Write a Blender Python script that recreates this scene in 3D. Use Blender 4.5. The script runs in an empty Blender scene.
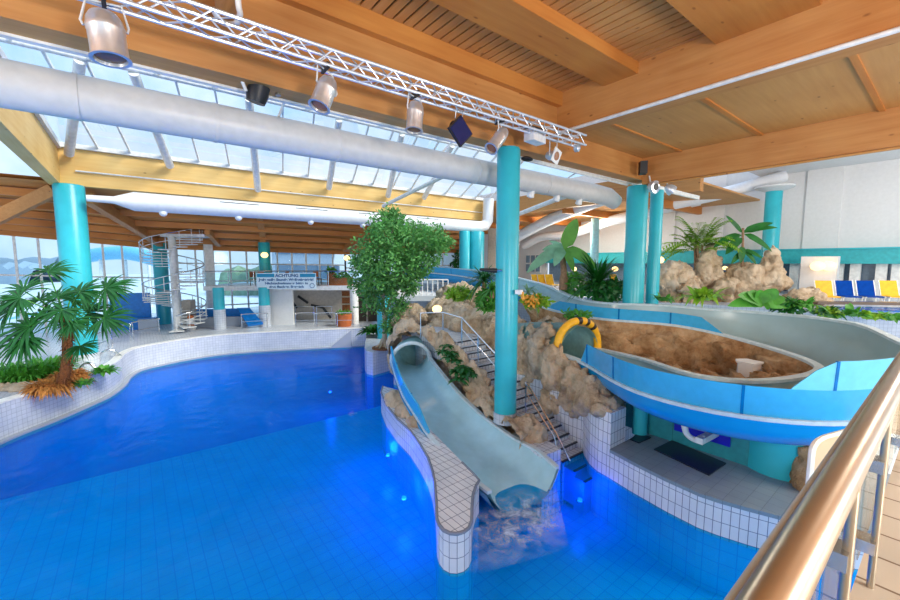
import bpy, bmesh, math, random
from mathutils import Vector, Matrix, noise
R = math.radians; PI = math.pi
random.seed(7)
SC = bpy.context.scene
COL = SC.collection
V = Vector

# ---------------------------------------------------------------- camera model (used to read real distances off the view)
CAMZ = 5.7; YAW = R(38.1); PIT = R(5.43); FL = 400.0
FW = V((math.sin(YAW), math.cos(YAW), 0)); RT = V((math.cos(YAW), -math.sin(YAW), 0))
CO = V((0, 0, CAMZ))
def ray(px, py):
    x = (px-450)/FL; y = (300-py)/FL
    return FW*(math.cos(PIT)+y*math.sin(PIT)) + RT*x + V((0, 0, -math.sin(PIT)+y*math.cos(PIT)))
def W(px, py, z):
    d = ray(px, py); return CO + d*((z-CAMZ)/d.z)
def F(px, py, f):
    d = ray(px, py); return CO + d*(f/d.dot(FW))
def PY(px, py, y):
    d = ray(px, py); return CO + d*(y/d.y)
def PX(px, py, x):
    d = ray(px, py); return CO + d*(x/d.x)
def xy(p): return (p.x, p.y)
def at_z(p, z): return V((p.x, p.y, z))

cam = bpy.data.cameras.new('camera'); cam.lens = 16; cam.sensor_width = 36; cam.clip_start = .05; cam.clip_end = 2000
co = bpy.data.objects.new('camera', cam); COL.objects.link(co)
co.location = CO; co.rotation_euler = (R(90)-PIT, 0, -YAW)
SC.camera = co

# ---------------------------------------------------------------- mesh builder
class MB:
    def __init__(s): s.v = []; s.f = []; s.uv = {}
    def add(s, vs, fs, uvs=None):
        b = len(s.v); s.v += [tuple(p) for p in vs]
        for i, f in enumerate(fs):
            if uvs: s.uv[len(s.f)] = uvs[i]
            s.f.append([b+k for k in f])
        return s
    def box(s, c, d, rz=0):
        m = Matrix.Rotation(rz, 3, 'Z'); c = V(c); h = V(d)/2
        vs = [c + m @ V((x*h.x, y*h.y, z*h.z)) for z in (-1, 1) for y in (-1, 1) for x in (-1, 1)]
        return s.add(vs, [(0,2,3,1),(4,5,7,6),(0,1,5,4),(2,6,7,3),(0,4,6,2),(1,3,7,5)])
    def span(s, x0, x1, y0, y1, z0, z1):
        return s.box(((x0+x1)/2, (y0+y1)/2, (z0+z1)/2), (abs(x1-x0), abs(y1-y0), abs(z1-z0)))
    def beam(s, a, b, w, h):
        a = V(a); b = V(b); d = (b-a).normalized()
        sd = d.cross(V((0, 0, 1)))
        sd = V((1, 0, 0)) if sd.length < 1e-4 else sd.normalized()
        up = sd.cross(d).normalized(); sd = sd*w/2; up = up*h/2
        vs = [p + i*sd + j*up for p in (a, b) for i, j in ((-1,-1),(1,-1),(1,1),(-1,1))]
        return s.add(vs, [(0,1,2,3),(7,6,5,4),(0,4,5,1),(1,5,6,2),(2,6,7,3),(3,7,4,0)])
    def tube(s, pts, r, n=10, cap=True):
        pts = [V(p) for p in pts]; k = len(pts); rs = r if isinstance(r, (list, tuple)) else [r]*k
        vs = []; fs = []; ref = None
        for i, p in enumerate(pts):
            t = (pts[min(i+1, k-1)]-pts[max(i-1, 0)]).normalized()
            if ref is None: ref = t.orthogonal().normalized()
            ref = (ref - t*ref.dot(t))
            ref = t.orthogonal().normalized() if ref.length < 1e-5 else ref.normalized()
            q = t.cross(ref)
            vs += [p + (ref*math.cos(2*PI*j/n)+q*math.sin(2*PI*j/n))*rs[i] for j in range(n)]
        for i in range(k-1):
            for j in range(n):
                a = i*n+j; b = i*n+(j+1) % n
                fs.append((a, b, b+n, a+n))
        if cap: fs += [tuple(range(n))[::-1], tuple(range((k-1)*n, k*n))]
        return s.add(vs, fs)
    def lathe(s, prof, c, n=32, axis=None):
        c = V(c); m = Matrix.Identity(3) if axis is None else V((0, 0, 1)).rotation_difference(V(axis)).to_matrix()
        k = len(prof); vs = [c + m @ V((r*math.cos(2*PI*j/n), r*math.sin(2*PI*j/n), z)) for r, z in prof for j in range(n)]
        fs = []
        for i in range(k-1):
            for j in range(n):
                a = i*n+j; b = i*n+(j+1) % n
                fs.append((a, b, b+n, a+n))
        fs += [tuple(range(n))[::-1], tuple(range((k-1)*n, k*n))]
        uvs = []
        for f in fs:
            if len(f) == 4:
                uvs.append([((j)*2*PI*prof[0][0]/n, 0) for j in range(4)])
            else: uvs.append([(0, 0)]*len(f))
        for i in range(k-1):
            for j in range(n):
                L = 2*PI*max(prof[i][0], .01)/n
                uvs[i*n+j] = [(j*L, prof[i][1]), ((j+1)*L, prof[i][1]), ((j+1)*L, prof[i+1][1]), (j*L, prof[i+1][1])]
        return s.add(vs, fs, uvs)
    def prism(s, poly, z0, z1):
        n = len(poly); vs = [(x, y, z0) for x, y in poly]+[(x, y, z1) for x, y in poly]
        ar = sum(poly[i][0]*poly[(i+1) % n][1]-poly[(i+1) % n][0]*poly[i][1] for i in range(n))
        fs = [tuple(range(n))[::-1], tuple(range(n, 2*n))]; uv = [[poly[i] for i in range(n)][::-1], [poly[i] for i in range(n)]]
        L = 0
        for i in range(n):
            j = (i+1) % n; d = math.hypot(poly[j][0]-poly[i][0], poly[j][1]-poly[i][1])
            fs.append((i, j, n+j, n+i)); uv.append([(L, z0), (L+d, z0), (L+d, z1), (L, z1)]); L += d
        if ar < 0:
            fs = [f[::-1] for f in fs]; uv = [u[::-1] for u in uv]
        return s.add(vs, fs, uv)
    def ell(s, c, r, n=16, m=10):
        r = (r, r, r) if not isinstance(r, (tuple, list)) else r
        c = V(c); vs = [c+V((0, 0, -r[2]))]; fs = []
        for i in range(1, m):
            a = -PI/2+PI*i/m
            vs += [c+V((r[0]*math.cos(a)*math.cos(2*PI*j/n), r[1]*math.cos(a)*math.sin(2*PI*j/n), r[2]*math.sin(a))) for j in range(n)]
        vs.append(c+V((0, 0, r[2]))); N = len(vs)-1
        for j in range(n):
            fs.append((0, 1+(j+1) % n, 1+j)); fs.append((N, 1+(m-2)*n+j, 1+(m-2)*n+(j+1) % n))
        for i in range(m-2):
            for j in range(n):
                a = 1+i*n+j; b = 1+i*n+(j+1) % n
                fs.append((a, b, b+n, a+n))
        return s.add(vs, fs)
    def grid(s, rows, close=False):
        k = len(rows); n = len(rows[0]); vs = [p for r in rows for p in r]; fs = []
        for i in range(k-1):
            for j in range(n if close else n-1):
                a = i*n+j; b = i*n+(j+1) % n
                fs.append((a, b, b+n, a+n))
        return s.add(vs, fs)
    def slab(s, pts, off):
        """thick polygon: pts moved by off make the other face"""
        n = len(pts); pts = [V(p) for p in pts]; off = V(off)
        vs = pts+[p+off for p in pts]
        fs = [tuple(range(n))[::-1], tuple(range(n, 2*n))]+[(i, (i+1) % n, n+(i+1) % n, n+i) for i in range(n)]
        return s.add(vs, fs)
    def blade(s, p0, d, L, w, droop=.3, n=5, fold=.25, prof=None, up=V((0, 0, 1))):
        p0 = V(p0); d = V(d).normalized(); sd = d.cross(up)
        sd = V((1, 0, 0)) if sd.length < 1e-3 else sd.normalized()
        nr = sd.cross(d).normalized(); vs = []; fs = []
        for i in range(n+1):
            t = i/n; p = p0+d*L*t+V((0, 0, -droop*L*t*t))
            ww = w/2*(prof(t) if prof else max(.03, math.sin(PI*min(1, .12+.88*t))))
            vs += [p+sd*ww+nr*ww*fold, p, p-sd*ww+nr*ww*fold]
        for i in range(n):
            a = i*3; fs += [(a, a+1, a+4, a+3), (a+1, a+2, a+5, a+4)]
        return s.add(vs, fs)
    def leaf(s, p, size, asp=.5):
        d = V((random.gauss(0, 1), random.gauss(0, 1), random.gauss(-.35, .7))).normalized()
        sd = d.cross(V((random.gauss(0, 1), random.gauss(0, 1), random.gauss(0, 1)))).normalized()
        p = V(p); L = size*random.uniform(.7, 1.25); w = L*asp/2; nn = d.cross(sd)*L*.08
        return s.add([p, p+d*L*.45+sd*w, p+d*L+nn, p+d*L*.45-sd*w], [(0, 1, 2, 3)])
    def build(s, name, mat, parent=None, smooth=True, ang=38, solid=False):
        me = bpy.data.meshes.new(name)
        off = parent.get('_o', (0, 0, 0)) if parent is not None else (0, 0, 0)
        vs = [(a-off[0], b-off[1], c-off[2]) for a, b, c in s.v]
        me.from_pydata(vs, [], s.f)
        if s.uv:
            ul = me.uv_layers.new(name='UVMap')
            for i, p in enumerate(me.polygons):
                u = s.uv.get(i)
                for k, li in enumerate(p.loop_indices):
                    if u: ul.data[li].uv = u[k]
                    else:
                        q = me.vertices[me.loops[li].vertex_index].co; ul.data[li].uv = (q.x+q.y, q.z)
        me.materials.append(MAT[mat] if isinstance(mat, str) else mat)
        if smooth:
            me.polygons.foreach_set('use_smooth', [True]*len(me.polygons)); me.set_sharp_from_angle(angle=R(ang))
        me.update()
        o = bpy.data.objects.new(name, me); COL.objects.link(o)
        if parent is not None: o.parent = parent
        o['_o'] = tuple(off)
        return o

def tag(o, label=None, cat=None, group=None, kind=None):
    if label: o['label'] = label
    if cat: o['category'] = cat
    if group: o['group'] = group
    if kind: o['kind'] = kind
    return o
def thing(name, label, cat, loc=(0, 0, 0), group=None, rz=0):
    o = bpy.data.objects.new(name, None); COL.objects.link(o); o.empty_display_size = .2
    o.location = loc; o.rotation_euler = (0, 0, rz); o['_o'] = tuple(loc)
    return tag(o, label, cat, group)
def local(o):                      # following parts of o are given in its own local frame
    o['_o'] = (0, 0, 0); return o
def struct(mb, name, mat, **k): return tag(mb.build(name, mat, **k), kind='structure')
def dup(root, loc, rz=0, label=None, sc=1.0):
    r = root.copy(); COL.objects.link(r); r.location = loc; r.rotation_euler = (0, 0, rz); r.scale = (sc,)*3
    if label: r['label'] = label
    for ch in list(root.children):
        c = ch.copy(); COL.objects.link(c); c.parent = r
        for g in list(ch.children):
            d = g.copy(); COL.objects.link(d); d.parent = c
    return r
def spline(pts, per=8):
    pts = [V(p) for p in pts]; q = [pts[0]*2-pts[1]]+pts+[pts[-1]*2-pts[-2]]; out = []
    for i in range(1, len(q)-2):
        a, b, c, d = q[i-1:i+3]
        for k in range(per):
            t = k/per
            out.append(.5*((2*b)+(c-a)*t+(2*a-5*b+4*c-d)*t*t+(3*b-a-3*c+d)*t**3))
    return out+[pts[-1]]

# ---------------------------------------------------------------- materials
MAT = {}
def nm(name):
    m = bpy.data.materials.new(name); m.use_nodes = True; MAT[name] = m
    nt = m.node_tree; b = nt.nodes['Principled BSDF']; return m, nt, b
def N(nt, t, **k):
    n = nt.nodes.new(t)
    for a, v in k.items():
        if a in n.inputs: n.inputs[a].default_value = v
        else: setattr(n, a, v)
    return n
def c4(c): return (c[0], c[1], c[2], 1)
def hx(r, g, b):
    f = lambda u: (u/255/12.92) if u/255 <= .04045 else ((u/255+.055)/1.055)**2.4
    return (f(r), f(g), f(b))
def plain(name, col, rough=.5, metal=0, var=.12, scale=6, bump=0, spec=.5, emis=None, es=1, alpha=None, bscale=None, backlit=0):
    m, nt, b = nm(name); L = nt.links
    b.inputs['Roughness'].default_value = rough; b.inputs['Metallic'].default_value = metal; b.inputs['Specular IOR Level'].default_value = spec
    tc = N(nt, 'ShaderNodeTexCoord'); no = N(nt, 'ShaderNodeTexNoise', Scale=scale, Detail=4.0)
    L.new(tc.outputs['Object'], no.inputs['Vector'])
    rp = N(nt, 'ShaderNodeValToRGB'); rp.color_ramp.elements[0].position = .3; rp.color_ramp.elements[1].position = .7
    rp.color_ramp.elements[0].color = c4([x*(1-var) for x in col]); rp.color_ramp.elements[1].color = c4([min(1, x*(1+var)) for x in col])
    L.new(no.outputs['Fac'], rp.inputs['Fac']); L.new(rp.outputs['Color'], b.inputs['Base Color'])
    if bump:
        n2 = N(nt, 'ShaderNodeTexNoise', Scale=bscale or scale*3, Detail=5.0); L.new(tc.outputs['Object'], n2.inputs['Vector'])
        bp = N(nt, 'ShaderNodeBump', Strength=bump, Distance=.05); L.new(n2.outputs['Fac'], bp.inputs['Height']); L.new(bp.outputs['Normal'], b.inputs['Normal'])
    if emis:
        b.inputs['Emission Color'].default_value = c4(emis); b.inputs['Emission Strength'].default_value = es
    if backlit:
        tr = N(nt, 'ShaderNodeBsdfTranslucent'); L.new(rp.outputs['Color'], tr.inputs['Color'])
        mx = N(nt, 'ShaderNodeMixShader', Fac=backlit); out = nt.nodes['Material Output']
        L.new(b.outputs[0], mx.inputs[1]); L.new(tr.outputs[0], mx.inputs[2]); L.new(mx.outputs[0], out.inputs[0])
    return m
def wood(name, c1, c2, axis, rough=.55, lam=.14):
    m, nt, b = nm(name); L = nt.links; b.inputs['Roughness'].default_value = rough
    tc = N(nt, 'ShaderNodeTexCoord'); mp = N(nt, 'ShaderNodeMapping')
    mp.inputs['Scale'].default_value = (.35, 5, 5) if axis == 'X' else (5, .35, 5)
    L.new(tc.outputs['Object'], mp.inputs['Vector'])
    no = N(nt, 'ShaderNodeTexNoise', Scale=1.6, Detail=6.0, Roughness=.62); L.new(mp.outputs[0], no.inputs['Vector'])
    big = N(nt, 'ShaderNodeTexNoise', Scale=.5, Detail=2.0); L.new(tc.outputs['Object'], big.inputs['Vector'])
    ad = N(nt, 'ShaderNodeMath', operation='ADD'); L.new(no.outputs['Fac'], ad.inputs[0]); L.new(big.outputs['Fac'], ad.inputs[1])
    hf = N(nt, 'ShaderNodeMath', operation='MULTIPLY'); hf.inputs[1].default_value = .5; L.new(ad.outputs[0], hf.inputs[0])
    rp = N(nt, 'ShaderNodeValToRGB'); rp.color_ramp.elements[0].position = .32; rp.color_ramp.elements[1].position = .66
    rp.color_ramp.elements[0].color = c4(c1); rp.color_ramp.elements[1].color = c4(c2)
    L.new(hf.outputs[0], rp.inputs['Fac'])
    # knots
    mk = N(nt, 'ShaderNodeMapping'); mk.inputs['Scale'].default_value = (.5, 1.1, 1.1) if axis == 'X' else (1.1, .5, 1.1)
    L.new(tc.outputs['Object'], mk.inputs['Vector'])
    vo = N(nt, 'ShaderNodeTexVoronoi', Scale=2.6); L.new(mk.outputs[0], vo.inputs['Vector'])
    kr = N(nt, 'ShaderNodeValToRGB'); kr.color_ramp.elements[0].position = .03; kr.color_ramp.elements[0].color = (.42, .3, .22, 1)
    kr.color_ramp.elements[1].position = .1; kr.color_ramp.elements[1].color = (1, 1, 1, 1)
    L.new(vo.outputs['Distance'], kr.inputs['Fac'])
    mu = N(nt, 'ShaderNodeMix', data_type='RGBA', blend_type='MULTIPLY'); mu.inputs[0].default_value = 1
    L.new(rp.outputs['Color'], mu.inputs[6]); L.new(kr.outputs['Color'], mu.inputs[7])
    L.new(mu.outputs[2], b.inputs['Base Color'])
    bp = N(nt, 'ShaderNodeBump', Strength=.12, Distance=.02); L.new(no.outputs['Fac'], bp.inputs['Height']); L.new(bp.outputs['Normal'], b.inputs['Normal'])
    return m
def tile(name, c1, c2, mortar, w, h, ms=.012, rough=.25, uv=True, bump=.3):
    m, nt, b = nm(name); L = nt.links; b.inputs['Roughness'].default_value = rough
    tc = N(nt, 'ShaderNodeTexCoord')
    br = N(nt, 'ShaderNodeTexBrick', offset=0.0, squash=1.0); br.inputs['Scale'].default_value = 1; br.inputs['Brick Width'].default_value = w
    br.inputs['Row Height'].default_value = h; br.inputs['Mortar Size'].default_value = ms; br.inputs['Mortar Smooth'].default_value = .2
    br.inputs['Color1'].default_value = c4(c1); br.inputs['Color2'].default_value = c4(c2); br.inputs['Mortar'].default_value = c4(mortar)
    L.new(tc.outputs['UV' if uv else 'Object'], br.inputs['Vector'])
    no = N(nt, 'ShaderNodeTexNoise', Scale=1.2, Detail=5.0); L.new(tc.outputs['Object'], no.inputs['Vector'])
    rp = N(nt, 'ShaderNodeValToRGB'); rp.color_ramp.elements[0].position = .3; rp.color_ramp.elements[0].color = (.86, .88, .9, 1); rp.color_ramp.elements[1].position = .6
    L.new(no.outputs['Fac'], rp.inputs['Fac'])
    mu = N(nt, 'ShaderNodeMix', data_type='RGBA', blend_type='MULTIPLY'); mu.inputs[0].default_value = 1
    L.new(br.outputs['Color'], mu.inputs[6]); L.new(rp.outputs['Color'], mu.inputs[7]); L.new(mu.outputs[2], b.inputs['Base Color'])
    bp = N(nt, 'ShaderNodeBump', Strength=bump, Distance=.01, invert=True); L.new(br.outputs['Fac'], bp.inputs['Height']); L.new(bp.outputs['Normal'], b.inputs['Normal'])
    return m
def glass(name, tint, gloss=.06, rough=.0):
    m, nt, b = nm(name); L = nt.links; nt.nodes.remove(b); out = nt.nodes['Material Output']
    t = N(nt, 'ShaderNodeBsdfTransparent', Color=c4(tint)); g = N(nt, 'ShaderNodeBsdfGlossy', Roughness=rough)
    fr = N(nt, 'ShaderNodeFresnel', IOR=1.3); mx = N(nt, 'ShaderNodeMixShader')
    ml = N(nt, 'ShaderNodeMath', operation='MULTIPLY'); ml.inputs[1].default_value = gloss*10
    L.new(fr.outputs[0], ml.inputs[0]); L.new(ml.outputs[0], mx.inputs[0]); L.new(t.outputs[0], mx.inputs[1]); L.new(g.outputs[0], mx.inputs[2]); L.new(mx.outputs[0], out.inputs[0])
    return m
def rockmat(name, cols, sc=1.4):
    m, nt, b = nm(name); L = nt.links; b.inputs['Roughness'].default_value = .85; b.inputs['Specular IOR Level'].default_value = .25
    tc = N(nt, 'ShaderNodeTexCoord'); n1 = N(nt, 'ShaderNodeTexNoise', Scale=sc, Detail=9.0, Roughness=.68); L.new(tc.outputs['Object'], n1.inputs['Vector'])
    rp = N(nt, 'ShaderNodeValToRGB'); els = rp.color_ramp.elements
    ps = [.28, .42, .52, .66, .8]
    els[0].position = ps[0]; els[0].color = c4(cols[0]); els[1].position = ps[-1]; els[1].color = c4(cols[-1])
    for p, c in zip(ps[1:-1], cols[1:-1]):
        e = els.new(p); e.color = c4(c)
    L.new(n1.outputs['Fac'], rp.inputs['Fac']); L.new(rp.outputs['Color'], b.inputs['Base Color'])
    n2 = N(nt, 'ShaderNodeTexNoise', Scale=sc*5, Detail=9.0, Roughness=.7); L.new(tc.outputs['Object'], n2.inputs['Vector'])
    vo = N(nt, 'ShaderNodeTexVoronoi', Scale=sc*1.6, feature='DISTANCE_TO_EDGE'); L.new(tc.outputs['Object'], vo.inputs['Vector'])
    sm = N(nt, 'ShaderNodeMath', operation='MINIMUM'); sm.inputs[1].default_value = .12; L.new(vo.outputs['Distance'], sm.inputs[0])
    ad = N(nt, 'ShaderNodeMath', operation='ADD'); L.new(n2.outputs['Fac'], ad.inputs[0]); L.new(sm.outputs[0], ad.inputs[1])
    bp = N(nt, 'ShaderNodeBump', Strength=1.0, Distance=.16); L.new(ad.outputs[0], bp.inputs['Height']); L.new(bp.outputs['Normal'], b.inputs['Normal'])
    return m

wood('wood_x', hx(176, 110, 52), hx(205, 148, 86), 'X')
wood('wood_y', hx(176, 110, 52), hx(205, 148, 86), 'Y')
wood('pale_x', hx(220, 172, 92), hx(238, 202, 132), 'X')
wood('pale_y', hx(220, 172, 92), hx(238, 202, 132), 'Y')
wood('wood_board', hx(188, 130, 68), hx(208, 152, 88), 'X')
wood('wood_band', hx(184, 108, 44), hx(206, 138, 66), 'X')
plain('void', (.03, .022, .016), .9)
plain('white_paint', hx(232, 232, 230), .4)
plain('white_steel', hx(226, 226, 224), .35)
plain('duct', hx(205, 203, 200), .38, var=.05)
plain('duct_white', hx(226, 230, 236), .35, var=.04)
plain('aluminium', hx(214, 220, 230), .3, metal=.5)
plain('can_metal', hx(224, 224, 224), .28, metal=.7)
plain('chrome', hx(205, 208, 212), .2, metal=1)
plain('steel_matte', hx(170, 184, 190), .6, metal=0)
plain('bronze_steel', hx(190, 180, 164), .3, metal=.9, var=.05)
plain('black', (.012, .012, .015), .45)
plain('lens', (.3, .12, .05), .15)
plain('navy_gel', (.01, .02, .1), .15)
plain('turq', hx(48, 180, 194), .32, var=.1, scale=1.2)
plain('turq_pale', hx(150, 208, 220), .35)
plain('turq_dark', hx(40, 140, 150), .4)
plain('teal_band', hx(50, 172, 180), .45)
plain('wall_white', hx(222, 222, 222), .7, var=.03)
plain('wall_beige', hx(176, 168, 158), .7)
plain('slide_grey', hx(160, 186, 192), .22, var=.05, scale=2)
plain('slide_chute', hx(165, 208, 222), .14, var=.07, scale=2.5, bump=.12)
plain('slide_blue', hx(20, 150, 215), .2, var=.06, scale=1.5)
plain('slide_rim', hx(196, 214, 222), .3)
plain('guard_blue', hx(60, 168, 222), .14, var=.06)
plain('guard_pale', hx(110, 200, 232), .14, var=.06)
plain('guard_seam', hx(0, 110, 180), .2)
plain('tunnel_dark', hx(140, 184, 186), .4, backlit=.35)
plain('pad_yellow', hx(236, 176, 30), .5)
plain('pad_black', hx(40, 30, 22), .5)
plain('soil', hx(120, 80, 48), .95, var=.4, scale=20, bump=.5)
plain('bark', hx(150, 118, 92), .9, var=.25, scale=8, bump=.6)
plain('bark_pale', hx(178, 164, 140), .85, var=.2, scale=8, bump=.4)
plain('palm_fibre', hx(150, 92, 52), .95, var=.45, scale=14, bump=.8)
plain('dry_fern', hx(206, 140, 70), .9, var=.4, scale=9, backlit=.2)
plain('leaf_palm', hx(36, 102, 42), .45, var=.3, scale=3, backlit=.25)
plain('leaf_tree', hx(96, 158, 80), .5, var=.35, scale=1.6, backlit=.3)
plain('leaf_dark', hx(34, 106, 36), .42, var=.35, scale=3, backlit=.25)
plain('leaf_mid', hx(84, 158, 56), .45, var=.3, scale=3, backlit=.3)
plain('leaf_lime', hx(140, 186, 50), .5, var=.25, scale=3, backlit=.3)
plain('leaf_banana', hx(90, 150, 50), .4, var=.25, scale=2, backlit=.35)
plain('leaf_grey', hx(120, 168, 130), .4, var=.2, scale=2, backlit=.35)
plain('flower', hx(236, 168, 60), .6, var=.2, scale=8)
plain('terracotta', hx(186, 100, 50), .7)
plain('lounger_yellow', hx(240, 180, 20), .6)
plain('lounger_blue', hx(0, 62, 150), .8, spec=.1)
plain('lamp_glow', hx(255, 205, 130), .4, emis=(1, .62, .25), es=1.6)
plain('sign_white', hx(214, 232, 240), .4, var=.02)
plain('sign_teal', hx(0, 140, 180), .4, var=.02)
plain('sign_ink', hx(0, 90, 140), .5, var=.02)
plain('panel_blue', hx(10, 120, 205), .35)
plain('ultramarine', hx(8, 20, 190), .3)
plain('mat_black', (.008, .012, .03), .35)
plain('outdoor_ground', hx(206, 218, 228), .8, var=.15, scale=.3)
plain('outdoor_hedge', hx(120, 144, 122), .9, var=.4, scale=.8, bump=.5)
plain('outdoor_hill', hx(128, 150, 170), .9, var=.2, scale=.05)
plain('outdoor_wall', hx(186, 196, 208), .7)
plain('outdoor_window', hx(110, 130, 150), .2)
plain('tube_blue', hx(110, 190, 225), .3)
plain('peach', hx(205, 176, 150), .3, var=.04)
tile('tile_white', hx(222, 226, 232), hx(212, 218, 228), hx(120, 130, 150), .15, .3, .008)
tile('tile_small', hx(206, 212, 222), hx(196, 203, 214), hx(160, 168, 182), .15, .15, .006)
tile('tile_deck', hx(206, 206, 206), hx(196, 196, 198), hx(170, 170, 172), .3, .3, .006)
tile('tile_ledge', hx(132, 148, 158), hx(126, 142, 154), hx(106, 120, 130), .3, .3, .006, rough=.35)  # shade on the ledge top is put into this darker tile colour
tile('tile_cream', hx(196, 190, 178), hx(188, 182, 170), hx(120, 104, 88), .26, .3, .008)
tile('tile_pool', hx(84, 206, 252), hx(80, 202, 250), hx(56, 172, 240), .3, .3, .01, bump=0)
tile('tile_deep', hx(14, 144, 236), hx(12, 140, 233), hx(10, 130, 226), .3, .3, .01, bump=0)
plain('glow_lamp_blue', (.2, .4, 1), .3, emis=(.02, .1, 1), es=1.2)
glass('sky_glass', (.95, .98, 1.0), .02)
glass('window_glass', (.82, .92, .97), .03)
glass('rail_glass', (.93, .985, .975), .06)
glass('balcony_glass', (.88, .95, .97), .04)
ROCK = [hx(158, 130, 104), hx(200, 174, 144), hx(222, 198, 168), hx(232, 214, 190), hx(240, 232, 222)]
rockmat('rock', ROCK)
rockmat('rock_brown', [hx(122, 88, 58), hx(172, 132, 92), hx(200, 162, 120), hx(218, 188, 150), hx(230, 212, 184)])

# water: tinted transparency under a rippled gloss
m, nt, b = nm('water'); L = nt.links; nt.nodes.remove(b)
tc = N(nt, 'ShaderNodeTexCoord'); n1 = N(nt, 'ShaderNodeTexNoise', Scale=1.5, Detail=3.0, Distortion=.6); L.new(tc.outputs['Object'], n1.inputs['Vector'])
bp = N(nt, 'ShaderNodeBump', Strength=.34, Distance=.12); L.new(n1.outputs['Fac'], bp.inputs['Height'])
t = N(nt, 'ShaderNodeBsdfTransparent', Color=(.14, .8, 1, 1)); g = N(nt, 'ShaderNodeBsdfGlossy', Roughness=.06); L.new(bp.outputs[0], g.inputs['Normal'])
df = N(nt, 'ShaderNodeBsdfDiffuse', Color=(.0, .3, .95, 1))
m1 = N(nt, 'ShaderNodeMixShader', Fac=.22); L.new(t.outputs[0], m1.inputs[1]); L.new(df.outputs[0], m1.inputs[2])
fr = N(nt, 'ShaderNodeFresnel', IOR=1.16); L.new(bp.outputs[0], fr.inputs['Normal'])
fm = N(nt, 'ShaderNodeMath', operation='MULTIPLY'); fm.inputs[1].default_value = .6; L.new(fr.outputs[0], fm.inputs[0])
m2 = N(nt, 'ShaderNodeMixShader'); L.new(fm.outputs[0], m2.inputs[0]); L.new(m1.outputs[0], m2.inputs[1]); L.new(g.outputs[0], m2.inputs[2])
L.new(m2.outputs[0], nt.nodes['Material Output'].inputs[0])
# foam: white froth broken up by noise
m, nt, b = nm('foam'); L = nt.links
tc = N(nt, 'ShaderNodeTexCoord'); n1 = N(nt, 'ShaderNodeTexNoise', Scale=3.2, Detail=9.0, Roughness=.78, Distortion=.5); L.new(tc.outputs['Object'], n1.inputs['Vector'])
rp = N(nt, 'ShaderNodeValToRGB'); rp.color_ramp.elements[0].position = .4; rp.color_ramp.elements[0].color = (0, 0, 0, 1); rp.color_ramp.elements[1].position = .7; rp.color_ramp.elements[1].color = (.85, .85, .85, 1)
L.new(n1.outputs['Fac'], rp.inputs['Fac']); 
gm = N(nt, 'ShaderNodeMapping'); gm.inputs['Location'].default_value = (-1, -1, 0); gm.inputs['Scale'].default_value = (2, 2, 0); L.new(tc.outputs['Generated'], gm.inputs['Vector'])
gl = N(nt, 'ShaderNodeVectorMath', operation='LENGTH'); L.new(gm.outputs[0], gl.inputs[0])
fd = N(nt, 'ShaderNodeMapRange'); fd.inputs['From Min'].default_value = .25; fd.inputs['From Max'].default_value = .95; fd.inputs['To Min'].default_value = 1; fd.inputs['To Max'].default_value = 0; L.new(gl.outputs['Value'], fd.inputs['Value'])
am = N(nt, 'ShaderNodeMath', operation='MULTIPLY'); L.new(rp.outputs['Color'], am.inputs[0]); L.new(fd.outputs['Result'], am.inputs[1]); L.new(am.outputs[0], b.inputs['Alpha']); b.inputs['Base Color'].default_value = (.8, .95, 1, 1); b.inputs['Roughness'].default_value = .6

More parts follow.
